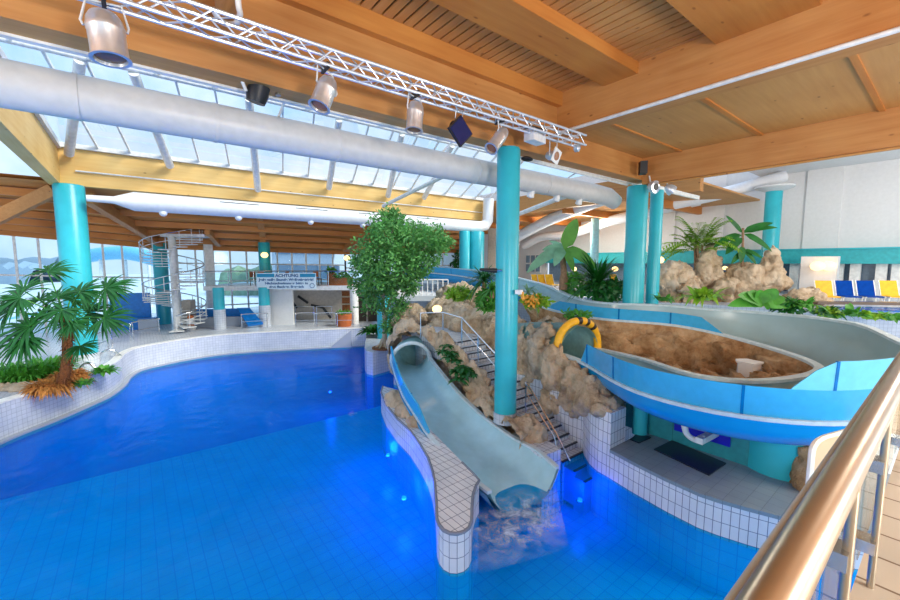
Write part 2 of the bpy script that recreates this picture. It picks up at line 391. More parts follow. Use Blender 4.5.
def rock(name, label, ells, vox=.1, amp=.22, carve=None, mat='rock', cat='rock', seed=0, parent=None, freq=.9):
    mb = MB()
    for c, r in ells: mb.ell(c, r, 14, 9)
    o = mb.build(name, mat, parent)
    md = o.modifiers.new('r', 'REMESH'); md.mode = 'VOXEL'; md.voxel_size = vox
    dg = bpy.context.evaluated_depsgraph_get(); dg.update()
    me = bpy.data.meshes.new_from_object(o.evaluated_get(dg)); o.modifiers.clear()
    off = V(o['_o']); sd = V((seed*7.3, seed*3.1, 0))
    bm = bmesh.new(); bm.from_mesh(me); bm.normal_update()
    for _ in range(2): bmesh.ops.smooth_vert(bm, verts=bm.verts, factor=.5, use_axis_x=True, use_axis_y=True, use_axis_z=True)
    bm.normal_update()
    for v in bm.verts:
        p = v.co+off+sd
        w = V((noise.noise(p*1.1), noise.noise(p*1.1+V((9, 4, 2))), noise.noise(p*1.1+V((3, 8, 5)))))
        q = V((p.x*1.35, p.y*1.35, p.z*.8))
        q2 = V((p.x*2.4, p.y*2.4, p.z*.7))
        d = noise.noise(p*freq+w*.6)*amp*.9 + (1-abs(noise.noise(q*freq*1.7+w*.7))*2.4)*amp*.5 - (1-min(1, abs(noise.noise(q2+w*.8))*5))*amp*.55 + noise.noise(p*freq*5)*amp*.3 + noise.noise(p*freq*11)*amp*.2
        vd = noise.voronoi(q*1.5+w*.4)[0]; cell = min(.3, vd[1]-vd[0])*amp*1.2-.2*amp
        v.co += v.normal*(d+cell-.45*amp)
    if carve:
        for path, rad in carve:
            pts = [V(q)-off for q in path]
            def near(q):
                best = None
                for i in range(len(pts)-1):
                    a, b_ = pts[i], pts[i+1]; ab = b_-a; t = max(0, min(1, (q-a).dot(ab)/ab.length_squared)); c = a+ab*t
                    if best is None or (q-c).length < best[0]: best = ((q-c).length, c)
                return best
            kill = [f for f in bm.faces if near(f.calc_center_median())[0] < rad*.96]
            bmesh.ops.delete(bm, geom=kill, context='FACES')
            for v in bm.verts:
                dd, c = near(v.co)
                if dd < rad and dd > 1e-4: v.co = c+(v.co-c)*(rad/dd)
    seen = set(); best = []
    bm.verts.ensure_lookup_table()
    for v0 in bm.verts:
        if v0.index in seen: continue
        st_ = [v0]; seen.add(v0.index); isl_ = []
        while st_:
            q = st_.pop(); isl_.append(q)
            for e_ in q.link_edges:
                o_ = e_.other_vert(q)
                if o_.index not in seen: seen.add(o_.index); st_.append(o_)
        if len(isl_) > len(best): best = isl_
    keep = set(best); bmesh.ops.delete(bm, geom=[v for v in bm.verts if v not in keep], context='VERTS')
    bm.to_mesh(me); bm.free()
    me.materials.clear(); me.materials.append(MAT[mat])
    me.polygons.foreach_set('use_smooth', [True]*len(me.polygons)); o.data = me
    if parent is None: tag(o, label, cat)
    elif label: o['label'] = label
    return o
# ================================================================ light
w = bpy.data.worlds.new('sky'); SC.world = w; w.use_nodes = True; nt = w.node_tree; L = nt.links
bg = nt.nodes['Background']; tc = N(nt, 'ShaderNodeTexCoord'); sp = N(nt, 'ShaderNodeSeparateXYZ'); L.new(tc.outputs['Generated'], sp.inputs[0])
rp = N(nt, 'ShaderNodeValToRGB'); e = rp.color_ramp.elements
e[0].position = 0; e[0].color = c4(hx(196, 214, 232)); e[1].position = 1; e[1].color = c4(hx(120, 176, 240))
x = e.new(.12); x.color = c4(hx(190, 218, 244)); x = e.new(.4); x.color = c4(hx(168, 208, 248))
cl = N(nt, 'ShaderNodeTexNoise', Scale=3.5, Detail=6.0, Roughness=.6); L.new(tc.outputs['Generated'], cl.inputs['Vector'])
cr = N(nt, 'ShaderNodeValToRGB'); cr.color_ramp.elements[0].position = .42; cr.color_ramp.elements[1].position = .68
L.new(cl.outputs['Fac'], cr.inputs['Fac'])
mx = N(nt, 'ShaderNodeMix', data_type='RGBA'); L.new(cr.outputs['Color'], mx.inputs[0]); mx.inputs[7].default_value = (.86, .92, .98, 1)
L.new(sp.outputs['Z'], rp.inputs['Fac']); L.new(rp.outputs['Color'], mx.inputs[6]); L.new(mx.outputs[2], bg.inputs['Color']); bg.inputs['Strength'].default_value = 0.8
sun = bpy.data.lights.new('sun', 'SUN'); sun.energy = 3.2; sun.angle = R(22); sun.color = (1, .9, .74)
so = bpy.data.objects.new('sun', sun); COL.objects.link(so); so.rotation_euler = V((-.42, .66, -.62)).to_track_quat('-Z', 'Y').to_euler()
SC.view_settings.view_transform = 'Standard'; SC.view_settings.look = 'None'; SC.view_settings.exposure = 0.75; SC.view_settings.gamma = 1
SC.view_settings.use_curve_mapping = False
SC.cycles.max_bounces = 10; SC.cycles.transparent_max_bounces = 16; SC.cycles.diffuse_bounces = 5; SC.cycles.glossy_bounces = 4
SC.cycles.caustics_reflective = False; SC.cycles.caustics_refractive = False; SC.cycles.sample_clamp_indirect = 6

def area(name, loc, to, size, power, col=(1, 1, 1)):
    l = bpy.data.lights.new(name, 'AREA'); l.shape = 'DISK'; l.size = size; l.energy = power; l.color = col
    o = bpy.data.objects.new(name, l); COL.objects.link(o); o.location = loc; o.rotation_euler = (V(to)-V(loc)).to_track_quat('-Z', 'Y').to_euler(); return o
def bulb(name, loc, power, col, r=.15):
    l = bpy.data.lights.new(name, 'POINT'); l.energy = power; l.color = col; l.shadow_soft_size = r
    o = bpy.data.objects.new(name, l); COL.objects.link(o); o.location = loc; return o

# fill lights: added soft points without fixtures, out of view, to brighten the hall
for q, pw, r_ in (((3, -6, 6.2), 1900, 1.2), ((-9, 3, 6.6), 1500, 1.2), ((23, -2, 9), 800, 1.2), ((27, 18, 8), 650, 1.2), ((13.4, -7, 6.6), 1000, 1.0)):
    bulb('fill_light', q, pw, (1, .9, .77), r_)
# ================================================================ shoreline and decks
DECK = 1.2
shore = [W(*p, 0) for p in [(-90, 486), (0, 442), (50, 422), (85, 407), (108, 396), (121, 386), (127, 378), (140, 370.5), (165, 364.5), (190, 359.5), (220, 355), (255, 352), (290, 350), (325, 348), (352, 346.5), (366, 345.5)]]
shore = spline(shore, 4)
sxy = [xy(p) for p in shore]
plant_nose = [xy(W(366.5, 356, 0)), xy(W(365, 370, 0)), xy(W(367, 374, 0)), xy(W(373, 375.5, 0)), xy(W(396, 369, 0))]
deck = sxy + plant_nose + [(9.2, 13.6), (9.2, 16), (34, 16), (34, 44), (-16, 44), (-16, 17)]
mb = MB(); mb.prism(deck, -2.2, -.12); struct(mb, 'wall_pool', 'tile_deep', smooth=False)
mb = MB(); mb.prism(deck, -.12, DECK)
struct(mb, 'floor', 'tile_small', smooth=False)
# lip at the waterline of the shore and coping on top of it
for nme, z0, z1, d0, d1, lim in (('trim_1', -.1, .07, -.22, .02, 60), ('trim_2', DECK, DECK+.05, -.03, .32, 60)):
    rows = []
    for i, p in enumerate(shore):
        t = (shore[min(i+1, len(shore)-1)]-shore[max(i-1, 0)]).normalized(); n = V((-t.y, t.x, 0))   # away from the water
        a = p+n*d0; c = p+n*d1
        rows.append([at_z(a, z0), at_z(a, z1), at_z(c, z1), at_z(c, z0)])
    mb = MB(); mb.grid(rows, close=True); struct(mb, nme, 'white_paint' if nme == 'trim_2' else 'tile_small')

# pool basin: lighter shelf near the viewer, deeper blue floor beyond it
mb = MB(); mb.prism([(-22, -8), (10.6, -8), (10.6, 17.0), (-22, 17.0)], -1.6, -1.3); struct(mb, 'pool_floor', 'tile_pool', smooth=False)
mb = MB(); mb.prism([(-22, 17.0), (14, 17.0), (14, 34), (-22, 34)], -2.6, -1.9); struct(mb, 'deep_pool_floor', 'tile_deep', smooth=False)
mb = MB(); mb.grid([[V((x, y, 0)) for x in (-22, -5, 3, 9, 10.9, 12)] for y in (-8, 0, 8, 16, 24, 34)]); o = mb.build('pool_water', 'water'); tag(o, 'bright blue rippled water filling the wave pool', 'water')

# far wall's sloping wave ramp corner
p = [W(330, 348, 0), W(352, 346.5, 0), W(365.5, 345.5, 0)]
mb = MB(); a, b_, c = p[0], p[1], p[2]
mb.slab([at_z(a, .02), at_z(b_, .02), at_z(b_, 1.15)], (-.12, -.16, 0)); struct(mb, 'trim_3', 'tile_small', smooth=False)

# right bank: ledge, tall bank behind it
ledge = [(9.55, 5.35), (9.38, 4.6), (9.25, 3.8), (9.2, 3.1), (9.26, 2.75), (9.4, 2.3), (9.6, 1.75), (9.95, 1.1), (10.6, .4), (11.4, -.1), (13.5, -.4), (13.5, 5.35)]
mb = MB(); mb.prism(ledge, -.06, .72); struct(mb, 'ledge_wall', 'tile_white', smooth=False)
mb = MB(); mb.prism(ledge, -1.6, -.06); struct(mb, 'wall_pool_right', 'tile_pool', smooth=False)
mb = MB(); mb.prism([(x-.03 if x < 13 else x, y) for x, y in ledge], .72, .8); struct(mb, 'ledge_floor', 'tile_ledge', smooth=False)
bank = [(10.42, 12.2), (10.42, 6.75), (10.1, 6.45), (9.8, 6.1), (9.62, 5.75), (9.55, 5.36), (10.3, 5.36), (10.3, 5.9), (14, 6.0), (14, 12.2)]
mb = MB(); mb.prism(bank, -.06, 1.75); struct(mb, 'wall_bank', 'tile_white', smooth=False)
mb = MB(); mb.prism(bank, -1.6, -.06); struct(mb, 'wall_pool_bank', 'tile_pool', smooth=False)
# back of the ledge: turquoise and ultramarine panels
mb = MB(); mb.span(11.3, 11.5, 4.55, 5.9, .8, 2.3); struct(mb, 'wall_recess', 'turq_dark', smooth=False)
mb = MB(); mb.span(11.32, 11.5, 2.3, 4.55, .8, 2.3); mb2 = MB(); mb2.span(11.27, 11.33, 3.2, 4.5, 1.15, 2.0)
struct(mb, 'wall_recess_lower', 'turq_dark', smooth=False)
o = mb2.build('niche_panel', 'ultramarine', smooth=False); tag(o, 'ultramarine blue panel under the near slide trough', 'panel')
o = MB().lathe([(.75, .8), (.75, 2.2)], (11.9, 2.35, 0), 40).build('drum_column', 'turq'); tag(o, 'wide turquoise drum standing on the ledge under the slide', 'column')
o = MB().lathe([(.2, .8), (.2, 2.3)], (11.1, 5.35, 0), 24).build('post', 'turq'); tag(o, 'slim turquoise post in the corner behind the small grate', 'post')
for lab, q in (('large black mat lying on the tiled ledge', [(654, 450), (672, 441), (726, 464), (709, 476)]), ('small black mat in the ledge corner by the tiled pillar', [(630, 440), (638, 433.5), (651, 438), (639, 443.5)])):
    o = MB().slab([W(x, y, .8) for x, y in q], (0, 0, .03)).build('floor_mat', 'mat_black', smooth=False); tag(o, lab, 'mat')

# island with the rounded nose beside the chute
top = [(383, 386), (381, 392), (386, 404), (397, 418), (410, 430), (420, 443.5), (428, 457), (432.5, 470), (435, 483), (436.3, 502), (437, 518), (439, 524), (443.5, 529.5), (450, 532.5), (457, 533), (464, 531), (469, 527), (471.5, 521), (472, 505), (473, 494), (476, 485), (479, 480), (475, 475), (462, 462), (445, 444.5), (428, 427), (412, 409), (398, 390)]
isl = [xy(W(x, y, .8)) for x, y in top]
mb = MB(); mb.prism(isl, -.06, .8); o = mb.build('island_wall', 'tile_white', smooth=False); MB().prism(isl, -1.5, -.06).build('underwater_base', 'tile_pool', o, smooth=False); tag(o, 'white tiled island with rounded nose beside the chute', 'wall')
n = len(isl); cx = sum(p[0] for p in isl)/n; cy = sum(p[1] for p in isl)/n
# bullnose rim along the island's outer edge
o2 = MB().tube([V((x, y, .785)) for x, y in isl[:24]], .035, 8).build('bullnose', 'tile_white', o)
# rock mulch in the island's planting bed
rock('rock', 'rough tan stones in the bed beside the tunnel mouth', [(W(389, 390, .9), (.5, .6, .42)), (W(397, 401, .9), (.42, .55, .36)), (W(405, 411, .9), (.36, .5, .32)), (W(414, 422, .88), (.26, .4, .26))], .07, .12, seed=3)

# tile block at the foot of the chute
blk = [xy(W(x, y, .6)) for x, y in [(508, 436), (522, 428), (539, 434.5), (561, 449), (543, 456)]]
mb = MB(); mb.prism(blk, -1.5, .6); o = mb.build('end_block', 'tile_white', smooth=False); tag(o, 'white tiled end block right of the chute foot', 'wall')

# ================================================================ stairs
st = thing('staircase', 'white tiled staircase with dark nosings climbing between the rocks', 'stairs', (9.75, 6.6, 0))
NS = 17; TR = .295; RS = .17
x0, x1 = 9.27, 10.4
for i in range(NS):
    y = 6.62+i*TR; z = .02+i*RS
    s = MB().prism([(x0, y), (x1, y), (x1, y+TR if i < NS-1 else y+2.4), (x0, y+TR if i < NS-1 else y+2.4)], -1.4 if i < 3 else z-.9, z).build('step', 'tile_white', st, smooth=False)
    MB().span(x0, x1, y-.02, y+.04, z-.03, z+.006).build('nosing', 'mat_black', s, smooth=False)
for i in range(2):
    y = 6.62-(i+1)*.33; z = -.16-i*RS
    s = MB().span(x0+.1, x1-.2, y, y+.33, z-1.0, z).build('step', 'tile_pool', st, smooth=False)
    MB().span(x0+.1, x1-.2, y-.02, y+.05, z-.02, z+.006).build('nosing', 'mat_black', s, smooth=False)
def handrail(label, top, mid, posts, r=.025, cat='handrail', name='handrail', mat='chrome', group=None):
    h = thing(name, label, cat, top[0], group)
    MB().tube(top, r, 8).build('top_rail', mat, h)
    if mid: MB().tube(mid, r*.8, 8).build('lower_rail', mat, h)
    for a, c in posts: MB().tube([a, c], r*.9, 8).build('post', mat, h)
    return h
def zs(y): return .02+(y-6.62)/TR*RS
xr = 9.42
handrail('long steel handrail beside the upper stair flight', [(xr, 8.55, zs(8.55)+.9), (xr, 11.3, zs(11.3)+.92), (xr-.12, 12.3, 3.75), (xr-.7, 13.0, 3.7)], [(xr, 8.55, zs(8.55)+.5), (xr, 11.3, zs(11.3)+.5)],
         [((xr, y, zs(y)-.05), (xr, y, zs(y)+.9)) for y in (8.6, 9.5, 10.4, 11.3)]+[((xr-.12, 12.3, 2.7), (xr-.12, 12.3, 3.75)), ((xr-.7, 13.0, 2.7), (xr-.7, 13, 3.7))])
xr = 9.5
handrail('steel double handrail reaching the water at the stair foot', [(xr, 8.25, zs(8.25)+.95), (xr, 8.0, zs(8.0)+.9), (xr, 6.95, zs(6.95)+.35), (xr+.02, 6.55, .0)], [(xr, 8.2, zs(8.2)+.62), (xr, 7.1, zs(7.1)+.24), (xr, 7.02, zs(7.0)+.02)],
         [((xr, 8.22, zs(8.2)-.05), (xr, 8.22, zs(8.2)+.93))])

# ================================================================ columns
def column(label, x, y, z0, z1, r, collar=.0, cap=False, group=None, mat='turq'):
    c = thing('column', label, 'column', (x, y, z0), group)
    MB().lathe([(r, z0+collar), (r, z1-.06), (r*.93, z1)], (x, y, 0), 40).build('shaft', mat, c)
    if collar: MB().lathe([(r*1.06, z0), (r*1.06, z0+collar)], (x, y, 0), 40).build('base_collar', 'tile_small', c)
    if cap: MB().lathe([(r, z1-.3), (r*2.3, z1-.08), (r*2.3, z1)], (x, y, 0), 40).build('capital', 'wall_white', c)
    return c
column('tall turquoise column with tiled foot beside the chute', 8.53, 8.18, .9, 8.9, .33, .32)
column('turquoise column behind the fan palm at the pool edge', -2.05, 23.97, 1.2, 9.0, .52, .45)
column('thick turquoise column carrying the roof corner behind the slide', 16.05, 8.26, .5, 8.72, .4)
p = F(652, 300, 17.3); column('slimmer turquoise column just right of the roof corner column', p.x, p.y, .5, 8.72, .26)
p = F(476, 262, 31); column('turquoise column under the duct elbow', p.x, p.y, 1.2, 8.0, .62)
p = F(466.5, 262, 30.5); column('turquoise column left of the duct elbow', p.x-.2, p.y, 1.2, 8.0, .4)
p = F(594, 262, 30); column('slim white-blue column behind the banana plant', p.x, p.y, 1.2, 8.9, .3, mat='turq_pale')
p = F(769, 262, 24.5); column('turquoise column with round capital before the white wall', p.x, p.y, 3.0, 10.2, .42, 0, True)
p = F(384, 345, 23.5); column('turquoise column right behind the tree trunk', p.x, p.y, 1.2, 5.2, .38)
p = F(220.5, 330, 26.6); column('short turquoise column under the balcony beside the spiral stair', p.x, p.y, 1.2, 4.0, .34, 1.35)
p = F(265.5, 327, 27.8); column('short turquoise column under the warning banner', p.x, p.y, 1.2, 3.95, .36, 1.5)
p = F(163, 300, 29); column('turquoise column behind the spiral stair', p.x, p.y, 1.2, 7.6, .45)
p = F(265, 268, 31); column('turquoise column on the balcony behind the banner', p.x, p.y, 3.95, 7.2, .42)
p = F(354.5, 312, 29); o = MB().lathe([(.3, 1.2), (.3, 3.95)], (p.x, p.y, 0), 28).build('column', 'white_paint'); tag(o, 'white column at the right end of the balcony', 'column')

# ================================================================ roof
ZC = 10.8
# A: deep beam at the near edge of the skylight
def gbeam(name, label, x0, x1, y0, y1, z0, z1, mat):
    o = MB().span(x0, x1, y0, y1, z0, z1).build(name, mat, smooth=False); return tag(o, label, 'beam')
gbeam('roof_beam', 'deep wooden beam along the near edge of the skylight', -14, 16.5, 8.0, 8.5, 8.9, 10.55, 'wood_x')
gbeam('roof_beam', 'wooden beam with pipe along its foot crossing right of the lights', 10.45, 10.95, -9, 8.0, 9.6, 10.9, 'wood_y')
gbeam('roof_beam', 'lowest wooden beam over the white wall at right', 15.85, 16.35, -9, 8.0, 8.72, 9.75, 'wood_y')
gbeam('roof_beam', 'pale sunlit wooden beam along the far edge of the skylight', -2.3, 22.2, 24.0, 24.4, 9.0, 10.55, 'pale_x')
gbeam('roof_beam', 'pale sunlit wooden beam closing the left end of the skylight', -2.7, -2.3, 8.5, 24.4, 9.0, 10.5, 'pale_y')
gbeam('roof_beam', 'wooden beam closing the right end of the skylight', 22.8, 23.2, 8.5, 24.4, 9.3, 10.55, 'wood_y')
# shallow wide bands and slatted bays
bands = [(7.82, 8.0), (5.5, 6.45), (2.0, 3.75), (-1.6, -.2), (-6, -4)]
for i, (a, c) in enumerate(bands):
    lab = ['thin orange ledger strip along the deep skylight beam', 'wide shallow wooden ceiling band between the slatted bays', 'broad wooden ceiling band at the top right above the rail', None, None][i]
    o = MB().span(-14, 10.45, a, c, 10.4 if i == 0 else 10.52, 10.95).build('ceiling_band', 'wood_band', smooth=False)
    tag(o, lab, 'beam') if lab else tag(o, kind='structure')
mb = MB()
x = -13.9
while x < 10.4:
    for y0, y1 in ((6.45, 7.82), (3.75, 5.5), (-.2, 2.0), (-4, -1.6)):
        mb.span(x, x+.2, y0, y1, ZC, ZC+.04)
    x += .25
struct(mb, 'ceiling', 'wood_y', smooth=False)
mb = MB(); mb.span(-14, 10.5, -9, 8.0, ZC+.12, ZC+.2); struct(mb, 'ceiling_backing', 'void', smooth=False)
# right bay: boards with battens
mb = MB(); mb.span(10.95, 15.85, -9, 8.4, 9.72, 9.8); struct(mb, 'ceiling_right', 'wood_board', smooth=False)
for i, y in enumerate((PX(607, 127, 10.95).y, PX(698, 102, 10.95).y, PX(850, 57, 10.95).y)):
    o = MB().span(10.95, 15.85, y-.06, y+.06, 9.68, 9.72).build('batten', 'wood_band', smooth=False)
    tag(o, 'thin orange batten on the boarded ceiling bay, ' + ('nearest the roof corner columns', 'middle one of three', 'nearest the top right picture corner')[i], 'batten', 'battens under the right ceiling bay')
mb = MB(); mb.span(16.3, 33, -9, 8.5, 11.2, 11.3); struct(mb, 'ceiling_hall', 'wall_white', smooth=False)
# right-rear wooden ceiling beyond the skylight
mb = MB(); mb.slab([(23.0, 8.5, 9.7), (32.6, 8.5, 9.7), (32.6, 44, 8.8), (23.0, 44, 8.8)], (0, 0, .1)); struct(mb, 'ceiling_rear_right', 'wood_board', smooth=False)
for i in range(6):
    y = 12+i*5
    o = MB().beam((23.2, y, 9.45-.02*(y-8)), (32.4, y, 9.45-.02*(y-8)), .3, .5).build('ceiling_joist', 'wood_band', smooth=False); tag(o, 'wooden joist under the rear right ceiling', 'beam', 'joists of the rear right ceiling')
# far roof sloping to the eaves
e1, e2, e3 = F(-40, 226, 23), F(157, 245, 29.5), F(345, 251.5, 37)
e3b = F(470, 250, 44)
t0, t1, t2, t3 = V((-9, 24.4, 9.15)), V((-2, 24.4, 9.15)), V((14, 24.4, 9.15)), V((22, 24.4, 9.15))
mb = MB(); mb.grid([[e1, e2, e3, e3b], [t0, t1, t2, t3]]); mb.grid([[t0+V((0, 0, .15)), t1+V((0, 0, .15)), t2+V((0, 0, .15)), t3+V((0, 0, .15))], [e1+V((0, 0, .15)), e2+V((0, 0, .15)), e3+V((0, 0, .15)), e3b+V((0, 0, .15))]])
struct(mb, 'ceiling_far', 'wood_board', smooth=False)
for k in range(6):
    t = k/5*.86+.02
    for (a, c), (d, f_), nme in (((e1, t0), (e2, t1), 'left'), ((e2, t1), (e3, t2), 'middle'), ((e3, t2), (e3b, t3), 'right')):
        o = MB().beam(a.lerp(c, t)-V((0, 0, .16)), d.lerp(f_, t)-V((0, 0, .16)), .22, .34).build('roof_joist', 'wood_band', smooth=False)
        tag(o, 'wooden joist in the %s run of the far sloping roof' % nme, 'beam', 'joists of the far roof, %s run' % nme)
for lab, a, c, w_, h_ in (('wooden strut running from the left column head to the eaves', F(88, 198, 18.6), F(160, 243, 28.5), .35, .5), ('wooden strut running left from the column head', F(54, 190, 18), F(-20, 226, 17), .35, .5),
                          ('wooden rib crossing the far roof above the banner', F(259, 214, 25), F(265, 249, 33.5), .4, .4), ('wooden rib of the far roof left of the tree crown', F(384, 224, 30), F(345, 249, 35), .4, .5),
                          ('short wooden strut above the spiral stair landing', F(207, 231, 26), F(219, 244, 30), .3, .4)):
    o = MB().beam(a, c, w_, h_).build('roof_strut', 'wood_y', smooth=False); tag(o, lab, 'beam')
o = MB().beam(F(236, 76, 9.1), F(222, -30, 6.2), .3, .3).build('roof_strut', 'wood_y', smooth=False); tag(o, 'wooden strut rising from the skylight beam behind the lighting truss', 'beam')

# skylight
sk = thing('skylight', 'pitched glass skylight with white frames over the pool', 'skylight', (9, 16, 10.5))
ridge_y, ridge_z = 19.2, 12.7
XA, XB = -2.3, 22.8
def ridge_x(px, py=None):            # where a line seen at px meets the ridge
    return PY(px, 42+.243*px if py is None else py, ridge_y).x
ra, rb = V((-4.6, ridge_y, ridge_z)), V((21.5, ridge_y, ridge_z))
ca, cb, cc, cd = V((XA, 24.1, 10.6)), V((XB, 24.1, 10.6)), V((XA, 8.45, 10.6)), V((XB, 8.45, 10.6))
for q in ([ca, cb, rb, ra], [cc, ra, rb, cd], [cc, ca, ra], [cd, rb, cb]):
    MB().slab(q, (0, 0, .03)).build('pane', 'sky_glass', sk, smooth=False)
for px in (100, 132, 165, 200, 230, 256, 283, 308, 330, 352, 372, 392, 410, 427, 444, 460, 474):
    b0 = PY(px, 141.4+.1325*px, 24.1); yb = 141.4+.1325*px; yt = 42+.243*px; xt = 283+(px-283)*(430-yt)/(430-yb)
    MB().beam((b0.x, 24.1, 10.62), (ridge_x(xt), ridge_y, ridge_z), .07, .12).build('mullion', 'white_steel', sk, smooth=False)
for i in range(15): n0 = cc.lerp(cd, i/14); MB().beam(n0, ra.lerp(rb, i/14), .07, .12).build('mullion', 'white_steel', sk, smooth=False)
for t in (.33, .66): MB().beam(ca.lerp(cc, t), ra.lerp(cc, t*.4), .07, .12).build('mullion', 'white_steel', sk, smooth=False)
for a, c in ((cb, rb), (cd, rb), (cc, ra), (ca, ra)): MB().tube([a, c], .08, 10).build('hip_tube', 'white_steel', sk)
MB().tube([ra, rb], .1, 10).build('ridge_tube', 'white_steel', sk)
for px0, py0, px1, py1 in ((69, 154, 80, 60), (170, 166, 133, 65), (258, 190, 249, 100), (329, 188, 339, 116), (388, 196, 402, 134), (424, 198, 452, 150)):
    a = PY(px0, py0, 23.8); MB().tube([a, (ridge_x(px1, py1), ridge_y, ridge_z-.12)], .17, 12).build('rafter_tube', 'white_steel', sk)
for y, z in ((23.98, 10.66),): MB().span(XA, XB, y-.12, y+.14, z-.1, z+.1).build('sill', 'white_steel', sk, smooth=False)
MB().span(XA-.15, XA+.12, 8.5, 24.1, 10.5, 10.72).build('sill', 'white_steel', sk, smooth=False)
MB().span(XA, XB, 8.42, 8.6, 10.55, 10.75).build('sill', 'white_steel', sk, smooth=False)
MB().span(XA, XB, 8.5, 8.62, 8.86, 9.05).build('lower_rail', 'white_steel', sk, smooth=False)
# slim conduit along the sunlit beam
o = MB().tube([(-1.8, 23.93, 9.62), (22, 23.93, 9.62)], .035, 8).build('conduit', 'white_steel'); tag(o, 'thin white conduit along the far sunlit beam', 'pipe')
o = MB().tube([(10.41, -6, 9.62), (10.41, 7.9, 9.62)], .05, 10).build('conduit', 'white_steel'); tag(o, 'white pipe along the foot of the right crossing beam', 'pipe')
o = MB().tube([(15.9, -6, 8.68), (15.9, 7.8, 8.68)], .035, 8).build('conduit', 'wood_board'); tag(o, 'thin pipe under the lowest beam over the white wall', 'pipe')
o = MB().tube([(9.8, 8.56, 8.84), (15.8, 8.56, 8.8)], .05, 10).build('conduit', 'white_steel'); tag(o, 'white pipe between the two tall turquoise columns under the beam', 'pipe')

# ducts
du = thing('air_duct', 'large grey round air duct crossing under the skylight', 'duct', (5, 9.35, 8.6))
DZ = 8.43
MB().tube([(-12, 9.3, DZ), (14.6, 9.3, DZ), (15.5, 9.25, DZ-.05), (16.0, 9.15, DZ-.25)], [.36, .36, .36, .3], 32).build('duct_body', 'duct', du)
for x in (-.6, 1.4, 3.9, 8.2, 11.5): MB().lathe([(.37, -.03), (.37, .03)], (x, 9.3, DZ), 32, (1, 0, 0)).build('seam_ring', 'duct', du)
for x in (-8, -3, 2.6, 7, 12.8): MB().tube([(x, 9.3, DZ+.34), (x, 8.48, 9.1)], .03, 8).build('hanger', 'white_steel', du)
for x in (10.8, 12.2, 13.6): MB().lathe([(.1, 0), (.13, .22), (.05, .26)], (x, 9.25, DZ-.3), 14, (0, .3, -1)).build('nozzle', 'white_paint', du)
du = thing('air_duct', 'white round air duct below the far sunlit beam', 'duct', (5, 23.3, 8.45))
pe = V((21.2, 23.2, 8.4))
a0 = PY(86, 194, 23.3); z2 = 8.42
pts = [(a0.x, 23.3, z2), (a0.x+.9, 23.3, z2), (a0.x+1.6, 23.3, z2), (21.2, 23.3, z2), (21.75, 23.3, z2+.14), (22.05, 23.3, z2+.5), (22.12, 23.3, z2+2.2)]
MB().tube(pts, [.14, .16, .42, .42, .42, .42, .42], 28).build('duct_body', 'duct_white', du)
for px in (163, 238, 310, 362, 429): q = PY(px, 210, 23.3); MB().ell((q.x, 23.25, z2-.43), .17, 14, 8).build('nozzle', 'duct_white', du)
for px in (240, 312, 372, 428): q = PY(px, 205, 22.95); MB().span(q.x-.9, q.x+.9, 22.95, 23.02, z2+.22, z2+.27).build('slot', 'black', du, smooth=False)
def gduct(label, pts, r, mat='duct_white'):
    o = MB().tube(pts, r, 22).build('air_duct', mat); tag(o, label, 'duct')
gduct('grey-white duct slanting below the rear right ceiling', spline([F(508, 242, 36), F(545, 222, 32), F(592, 203, 27), F(650, 185, 24)], 6), .42)
gduct('lower rear duct bending along the back wall', spline([F(524, 246, 40), F(542, 237, 38), F(570, 234, 35), F(610, 221, 31), F(700, 200, 28)], 6), .38)
gduct('white duct along the upper white wall behind the column pair', spline([F(655, 208, 27), F(720, 194, 26), F(785, 176, 25)], 6), .36)
o = MB().tube([F(383, 206, 24), F(440, 178, 20), F(452, 172, 19)], .1, 12).build('brace_tube', 'white_steel'); tag(o, 'white brace tube rising from the far beam behind the duct', 'pipe')
o = MB().tube([F(519, 214, 24), F(560, 198, 21), F(590, 190, 20)], .12, 12).build('brace_tube', 'white_steel'); tag(o, 'white tube right of the tall column below the big duct', 'pipe')
o = MB().tube(spline([at_z(F(238, 0, 6.6), 10.55), F(238, 0, 6.6), F(240, 15, 6.7), F(235, 24, 6.8), F(222, 22, 6.9), F(212, 8, 6.8)], 5), .045, 10).build('bent_pipe', 'white_paint'); tag(o, 'bent white pipe above the lighting truss', 'pipe')

# ================================================================ lighting truss and lamps
tr = thing('lighting_truss', 'long aluminium lighting truss hanging below the deep beam', 'truss', (5, 7.1, 9.3))
TY, TZ, TW = 7.1, 9.2, .27
xa, xb = -1.0, 10.45
for dy, dz in ((0, 0), (TW, 0), (0, TW), (TW, TW)):
    MB().tube([(xa, TY+dy-TW/2, TZ+dz-TW/2), (xb, TY+dy-TW/2, TZ+dz-TW/2)], .032, 8).build('chord', 'aluminium', tr)
k = int((xb-xa)/.3); h = TW/2
for name, f in (('lacing', lambda s, x: V((x, TY+h*s, TZ-h))), ('lacing', lambda s, x: V((x, TY+h*s, TZ+h))), ('lacing', lambda s, x: V((x, TY-h, TZ+h*s))), ('lacing', lambda s, x: V((x, TY+h, TZ+h*s)))):
    mb = MB()
    for i in range(k): mb.tube([f(1 if i % 2 else -1, xa+i*.3), f(-1 if i % 2 else 1, xa+(i+1)*.3)], .014, 6)
    mb.build(name, 'aluminium', tr)

